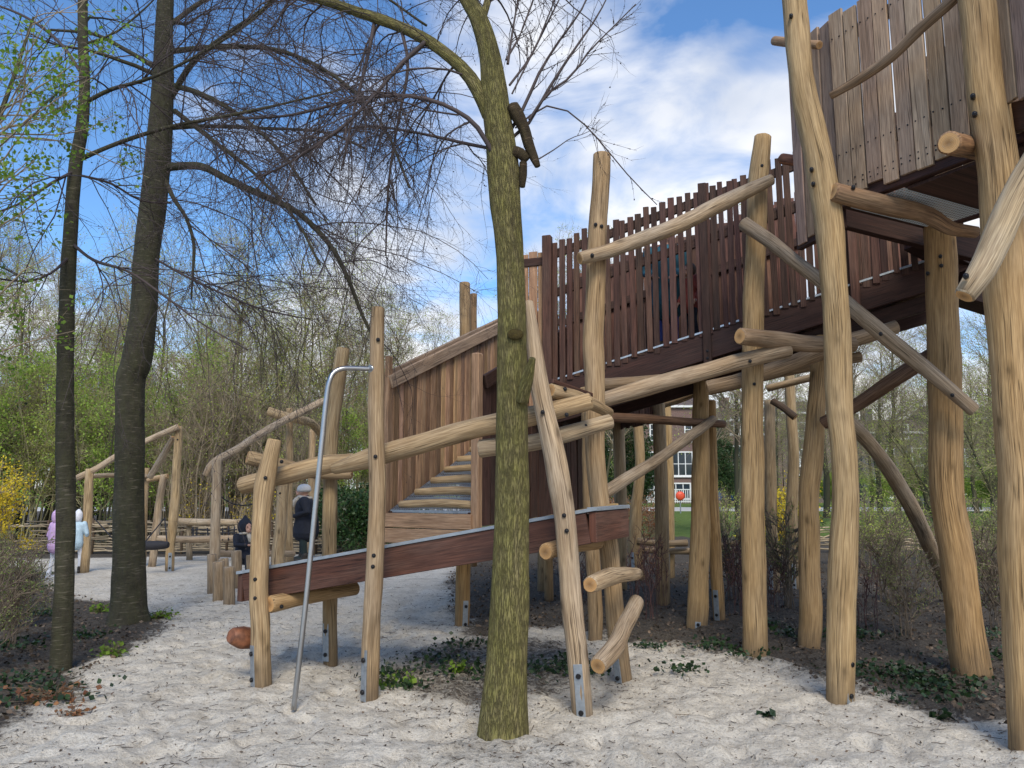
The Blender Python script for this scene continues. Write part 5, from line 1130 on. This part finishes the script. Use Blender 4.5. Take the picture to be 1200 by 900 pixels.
def person(label, loc, rz, h, pose, c, hs=1.0, child=False, group=None, fat=1.0):
    """x is forward. pose: legs [(hip, knee, ankle)], arms [(shoulder, elbow, wrist)], head centre, lean"""
    T = thing('person', label, 'child' if child else 'person', loc, group, rz); k = h/1.70; T.scale = (k*fat, k*fat, k)
    hd = Vector(pose['head']); pr = []; r_ = .098*hs; chest = Vector(pose['chest']); pel = Vector(pose['pelvis'])
    pr += [('b', hd, r_, (.92,.80,1.18)), ('b', hd + Vector((.075*hs, 0, -.065*hs)), .045*hs, (.8,.9,.9)), ('t', [hd + Vector((.082*hs,0,.01)), hd + Vector((.112*hs,0,-.022*hs))], [.010*hs,.016*hs])]
    for s_ in (-1, 1): pr.append(('b', hd + Vector((-.005, s_*.080*hs, -.01)), .022*hs, (.7,.4,1.2)))
    pr += [('t', [hd + Vector((-.02,0,-.08*hs)), chest + Vector((0,0,.16))], [.052*hs**.5,.062]), ('t', [chest + Vector((0,-.10,.08)), chest + Vector((0,.10,.08))], [.075,.075]), ('b', chest, .15, (.78,1.05,1.25)), ('t', [chest, pel], [.135,.14]), ('b', pel, .15, (.85,1.08,.85))]
    for hip, kn, an in pose['legs']: pr += [('t', [hip, kn, an], [.085,.058,.042]), ('t', [an, (an[0]+.15, an[1], an[2]-.045)], [.042,.034]), ('b', (an[0]-.03, an[1], an[2]-.03), .042, (1,1,1))]
    wr_ = []
    for sh, el, wr in pose['arms']:
        pr += [('t', [sh, el, wr], [.056,.042,.030])]; d = (Vector(wr)-Vector(el)).normalized(); pc = Vector(wr) + d*.045; sd_ = d.cross(Vector((0,0,1))); sd_ = sd_.normalized() if sd_.length > .1 else Vector((0,1,0)); up = sd_.cross(d)
        pr.append(('t', [Vector(wr), pc], [.027,.032]))
        for i, (off, ln) in enumerate(((-.028,.062),(-.010,.075),(.009,.070),(.027,.055))): a = pc + sd_*off + d*.02; pr.append(('t', [a, a + d*ln*.5 - up*.006, a + d*ln*.85 - up*.022], [.0105,.010,.009]))
        a = pc + sd_*-.03 - d*.03; pr.append(('t', [a, a - sd_*.03 + d*.02 - up*.01, a - sd_*.035 + d*.045 - up*.02], [.012,.011,.010])); wr_.append(pc)
    zc = pose.get('tro_top', .95)
    def asg(p):
        if (p - hd).length < .16*hs or min((p-w).length for w in wr_) < .11: return 0
        return 1
    blob('body', pr, ['skin', c['tro']], T, .011, asg, 4)
    cp_ = [('t', [chest + Vector((0,-.13,.09)), chest + Vector((0,.13,.09))], [.095,.095]), ('b', chest, .18, (.85,1.12,1.25)), ('t', [chest, pel, Vector(pose['hem'])], [.165,.185,pose.get('hemr', .20)]), ('t', [chest + Vector((-.01,0,.08)), chest + Vector((0,0,.19))], [.10,.075])]
    for sh, el, wr in pose['arms']: cp_.append(('t', [sh, el, lerp(el, wr, .92)], [.080,.066,.052]))
    if pose.get('coat_legs'):
        for hip, kn, an in pose['legs']: cp_.append(('t', [hip, lerp(hip, kn, .5)], [.11,.10]))
    blob('coat', cp_, [c['coat']], T, .015, None, 5)
    for hip, kn, an in pose['legs']: blob('boot', [('t', [(an[0]-.035, an[1], an[2]-.035), (an[0]+.15, an[1], an[2]-.045)], [.052,.045]), ('t', [an, (an[0]-.01, an[1], an[2]+.07)], [.058,.060])], [c.get('boot', 'boot')], T, .012)
    if c.get('hat'):
        mb = MB(); n = 14
        rings = [(.098*hs, -.012), (.112*hs, -.004), (.113*hs, .03), (.108*hs, .075), (.092*hs, .115), (.060*hs, .145), (.012, .158)] if not c.get('hood') else [(.08*hs, -.11), (.104*hs, -.06), (.112*hs, .0), (.109*hs, .06), (.088*hs, .105), (.048*hs, .145), (.015, .21 if c.get('point') else .17)]
        if not c.get('hood'): mb.tube([hd + Vector((-.012, 0, z*hs)) for r, z in rings], [r for r, z in rings], 18, 1, 0, 0, rough=.03)
        else: mb.tube([hd + Vector((-.038, 0, z*hs)) for r, z in rings], [r*.97 for r, z in rings], 18, 1, 0, 0, rough=.04)
        mb.build('hat' if not c.get('hood') else 'hood', c['hat'], None).parent = T
    else:
        mb = MB(); mb.ball(hd + Vector((-.022, 0, .022)), .106*hs, 16, 10, 1, 0, (.95,.86,1.08)); mb.build('hair', 'hair', None).parent = T
    if c.get('scarf'):
        mb = MB(); q = [chest + Vector((math.cos(a)*.085 + .01, math.sin(a)*.085, .20 + .02*math.cos(a))) for a in np.linspace(0, 6.28, 18)]; mb.tube(q, .040, 10, 1, 0, -1, rough=.25)
        mb.tube([chest + Vector((.10,.02,.19)), chest + Vector((.165,.02,.10)), chest + Vector((.17,.02,0))], [.045,.05,.03], 10, 1, 0, 0, rough=.2); mb.build('scarf', c['scarf'], None).parent = T
    mb = MB()
    for s_ in (-1, 1): mb.ball(hd + Vector((.083*hs, s_*.032*hs, .005)), .0085*hs, 8, 6)
    mb.build('eyes', 'bolt', None).parent = T; mb = MB(); mb.ball(hd + Vector((.104*hs, 0, -.060*hs)), .010*hs, 8, 6, 1, 0, (.5,2.0,.5)); mb.build('mouth', 'redc', None).parent = T
    return T
stand = dict(head=(.06,0,1.565), chest=(.02,0,1.22), pelvis=(-.01,0,.93), hem=(.0,0,.62), hemr=.215,
    legs=[((0,.09,.90),(.02,.10,.49),(-.01,.10,.085)), ((0,-.09,.90),(.05,-.09,.49),(.06,-.09,.085))],
    arms=[((.01,.20,1.37),(-.05,.25,1.10),(.17,.14,1.00)), ((.01,-.20,1.37),(-.04,-.25,1.10),(.18,-.13,1.01))])
q = G(357, 657); person('woman in a long black coat, grey knitted hat and pale fleece scarf watching the child', (q.x, q.y, -.01), R(187), 1.68, stand, dict(tro='dtro', coat='navy', hat='wool', scarf='fleece'), fat=1.42)
sit = dict(head=(.05,0,1.22), chest=(.01,0,.86), pelvis=(0,0,.58), hem=(.06,0,.50), hemr=.20,
    legs=[((.02,.09,.56),(.30,.12,.50),(.34,.12,.12)), ((.02,-.09,.56),(.30,-.12,.50),(.33,-.12,.12))],
    arms=[((.01,.19,1.0),(.10,.26,.80),(.28,.12,.80)), ((.01,-.19,1.0),(.10,-.26,.80),(.28,-.12,.80))])
q = P(285, 651, 14.4); person('toddler in a black hooded coat sitting on the low beam', (q.x, q.y, q.z-.40), R(-35), 1.28, sit, dict(tro='navy', coat='navy', hat='navy', hood=True, point=True, scarf='fleece'), 1.35, True, fat=1.15)
kid = dict(head=(.03,0,1.50), chest=(.0,0,1.16), pelvis=(0,0,.90), hem=(.0,0,.80), hemr=.20,
    legs=[((0,.09,.88),(.03,.11,.48),(-.04,.12,.085)), ((0,-.09,.88),(.08,-.10,.48),(.10,-.10,.085))],
    arms=[((.0,.19,1.30),(-.04,.27,1.05),(.08,.26,.86)), ((.0,-.19,1.30),(.02,-.27,1.05),(.16,-.22,.88))])
q = G(61, 678); person('child in a lilac hooded jacket and white trousers left of the slender tree', (q.x, q.y, -.01), R(60), 1.24, kid, dict(tro='white', coat='lilac', hat='lilac', hood=True, point=True, boot='white'), 1.15, True, fat=.86)
q = G(87, 672); person('child in pale blue clothes mostly hidden behind the slender tree', (q.x, q.y, -.01), R(100), 1.22, kid, dict(tro='white', coat='pblue', hat='white', hood=True), 1.12, True, fat=.86)
q = bp(1.30, .62); person('adult in a teal jacket and blue trousers standing on the footbridge', (q.x, q.y, q.z-.05), R(250), 1.62, stand, dict(tro='blue', coat='teal'))
q = bp(1.62, .45); person('child in dark clothes standing beside the adult on the footbridge', (q.x, q.y, q.z-.05), R(200), 1.02, kid, dict(tro='navy', coat='redc'), 1.25, True)

# ================= HOUSES BEYOND THE LAWN =================
M['brick1'] = brick('red_brick', (.17,.075,.055), (.12,.055,.045)); M['brick2'] = brick('brown_brick', (.14,.10,.08), (.10,.07,.055)); M['brick3'] = brick('blue_grey_brick', (.06,.075,.10), (.045,.055,.075))
def house(px0, px1, Yh, H_, mat, lab, wins, door=None, rail=False):
    x0, x1 = (px0-600)/FPX*Yh, (px1-600)/FPX*Yh; Wd = x1-x0; T = thing('terraced_house', lab, 'house', ((x0+x1)/2, Yh, 0))
    mb = MB(); mb.box(((x0+x1)/2, Yh+4, H_/2), ((1,0,0),(0,1,0),(0,0,1)), (Wd/2-.01, 4, H_/2)); mb.build('wall', mat, T)
    mb = MB(); V0 = [(x0, Yh-.25, H_), (x1, Yh-.25, H_), (x1, Yh+8.2, H_), (x0, Yh+8.2, H_), (x0, Yh+4, H_+1.6), (x1, Yh+4, H_+1.6)]
    b = len(mb.V); mb.V += [Vector(v) for v in V0]; mb.T += [(1,1,1)]*6
    for f in ((0,1,5,4),(2,3,4,5),(0,4,3),(1,2,5),(0,3,2,1)): mb.F.append(list(f)); mb.MI.append(0); mb.SM.append(False); mb.UV += [(0,0)]*len(f)
    rf = mb.build('roof', 'roof', T); mb = MB(); mb.box((x0+Wd*.3, Yh+4, H_+1.9), ((1,0,0),(0,1,0),(0,0,1)), (.5, .4, .9)); mb.build('chimney', mat, rf)
    mb = MB(); mb.box(((x0+x1)/2, Yh-.18, H_-.12), ((1,0,0),(0,1,0),(0,0,1)), (Wd/2-.02, .15, .12)); mb.build('gutter', 'paint', T)
    for (fx, z, w, h, nx, ny) in wins:
        cx = x0 + Wd*fx; mb = MB(); A3 = ((1,0,0),(0,1,0),(0,0,1)); yf = Yh-.05
        for sx_ in (-1, 1): mb.box((cx+sx_*w/2, yf, z+h/2), A3, (.07, .06, h/2+.07))
        for zz_ in (z, z+h): mb.box((cx, yf-.003, zz_), A3, (w/2+.07, .06, .07))
        for i in range(1, nx): mb.box((cx-w/2+w*i/nx, yf+.01, z+h/2), A3, (.045, .035, h/2))
        for i in range(1, ny): mb.box((cx, yf+.012, z+h*i/ny), A3, (w/2, .035, .035))
        f = mb.build('window', 'paint', T); mb = MB(); mb.box((cx, Yh-.015, z+h/2), A3, (w/2, .01, h/2)); mb.build('pane', 'glass', f)
        mb = MB(); mb.box((cx, Yh-.10, z-.12), A3, (w/2+.15, .09, .05)); mb.build('sill', 'paint', f)
    if door:
        cx = x0 + Wd*door; mb = MB(); mb.box((cx, Yh-.04, 1.1), ((1,0,0),(0,1,0),(0,0,1)), (.5, .03, 1.1)); d_ = mb.build('door', 'dgrey', T); mb = MB(); mb.ball((cx+.38, Yh-.10, 1.05), .05, 8, 6); mb.build('handle', 'galv', d_)
    if rail:
        mb = MB(); n = int(Wd*.7/.22)
        for i in range(n): mb.box((x0+Wd*.15+i*.22, Yh-1.0, .75), ((1,0,0),(0,1,0),(0,0,1)), (.035, .03, .7))
        for z in (.2, 1.45): mb.box((x0+Wd*.5, Yh-1.04, z), ((1,0,0),(0,1,0),(0,0,1)), (Wd*.36, .03, .05))
        mb.build('railing', 'paint', T)
    return T
house(655, 740, 84, 9.5, 'brick2', 'brown brick terraced house at the left end of the row behind the lawn', [(.3,.9,2.4,1.9,3,2),(.75,3.9,1.3,1.8,2,2),(.3,3.9,1.3,1.8,2,2),(.3,6.9,1.3,1.7,2,2),(.75,6.9,1.3,1.7,2,2)], .78)
house(741, 838, 82, 10.4, 'brick1', 'red brick terraced house with a wide white bay window and white railing', [(.42,2.9,5.2,2.5,7,2),(.3,6.6,1.5,1.8,2,3),(.72,6.6,1.5,1.8,2,3),(.42,.5,4.6,1.6,6,1)], None, True)
house(839, 915, 83, 9.0, 'brick1', 'narrow red brick terraced house with pairs of tall white windows', [(.28,1.0,1.8,2.0,2,2),(.28,4.2,1.4,1.9,2,2),(.72,4.2,1.4,1.9,2,2),(.28,7.4,1.4,1.8,2,2),(.72,7.4,1.4,1.8,2,2)], .75)
house(916, 1008, 84, 9.9, 'brick2', 'brown brick terraced house half hidden by bare trees', [(.3,1.0,2.2,2.0,3,2),(.3,4.0,1.5,1.8,2,2),(.72,4.0,1.5,1.8,2,2),(.3,7.0,1.5,1.7,2,2),(.72,7.0,1.5,1.7,2,2)], .75)
house(1009, 1102, 82, 7.6, 'brick3', 'blue grey house with a white framed canopy behind the bare trees', [(.4,.6,4.2,2.3,3,1),(.3,4.0,1.6,1.8,2,2),(.72,4.0,1.6,1.8,2,2),(.5,6.8,1.6,1.5,2,1)], .85)
house(1103, 1215, 84, 9.3, 'brick2', 'dark brick terraced house at the right end of the row', [(.3,1.0,2.2,2.0,3,2),(.3,4.0,1.5,1.8,2,2),(.72,4.0,1.5,1.8,2,2),(.3,7.0,1.5,1.7,2,2)], .75)
T = thing('parked_car', 'blue van parked by the narrow brick house, glimpsed between the bridge legs', 'van', ((862-600)/FPX*74, 74, 0))
x = (862-600)/FPX*74; A3 = ((1,0,0),(0,1,0),(0,0,1)); M['vblue'] = plain('blue_van_paint', (.03,.10,.33), .35)
mb = MB(); mb.box((x, 74, 1.05), A3, (2.4, .95, .65)); mb.box((x-.35, 74, 1.98), A3, (2.0, .88, .38)); mb.build('body', 'vblue', T, .12)
for dx in (-1.5, 1.5):
    mb = MB(); mb.tube([(x+dx, 72.98, .36), (x+dx, 73.2, .36)], .36, 16, 1, 0, 0); mb.build('wheel', 'drope', T)
mb = MB(); mb.box((x-.2, 73.10, 1.95), A3, (1.5, .01, .26)); mb.build('window', 'glass', T)
T = thing('round_sign', 'small orange-red round sign on a post in front of the bay window house', 'sign', ((795-600)/FPX*50, 50, 0)); x = (795-600)/FPX*50
mb = MB(); mb.tube([(x, 50, 0), (x, 50, .9)], .04, 8); mb.build('post', 'galv', T); mb = MB(); mb.ball((x, 50, 1.1), .30, 14, 10, 1, 0, (1,.5,1)); mb.build('sign_face', 'orange', T)
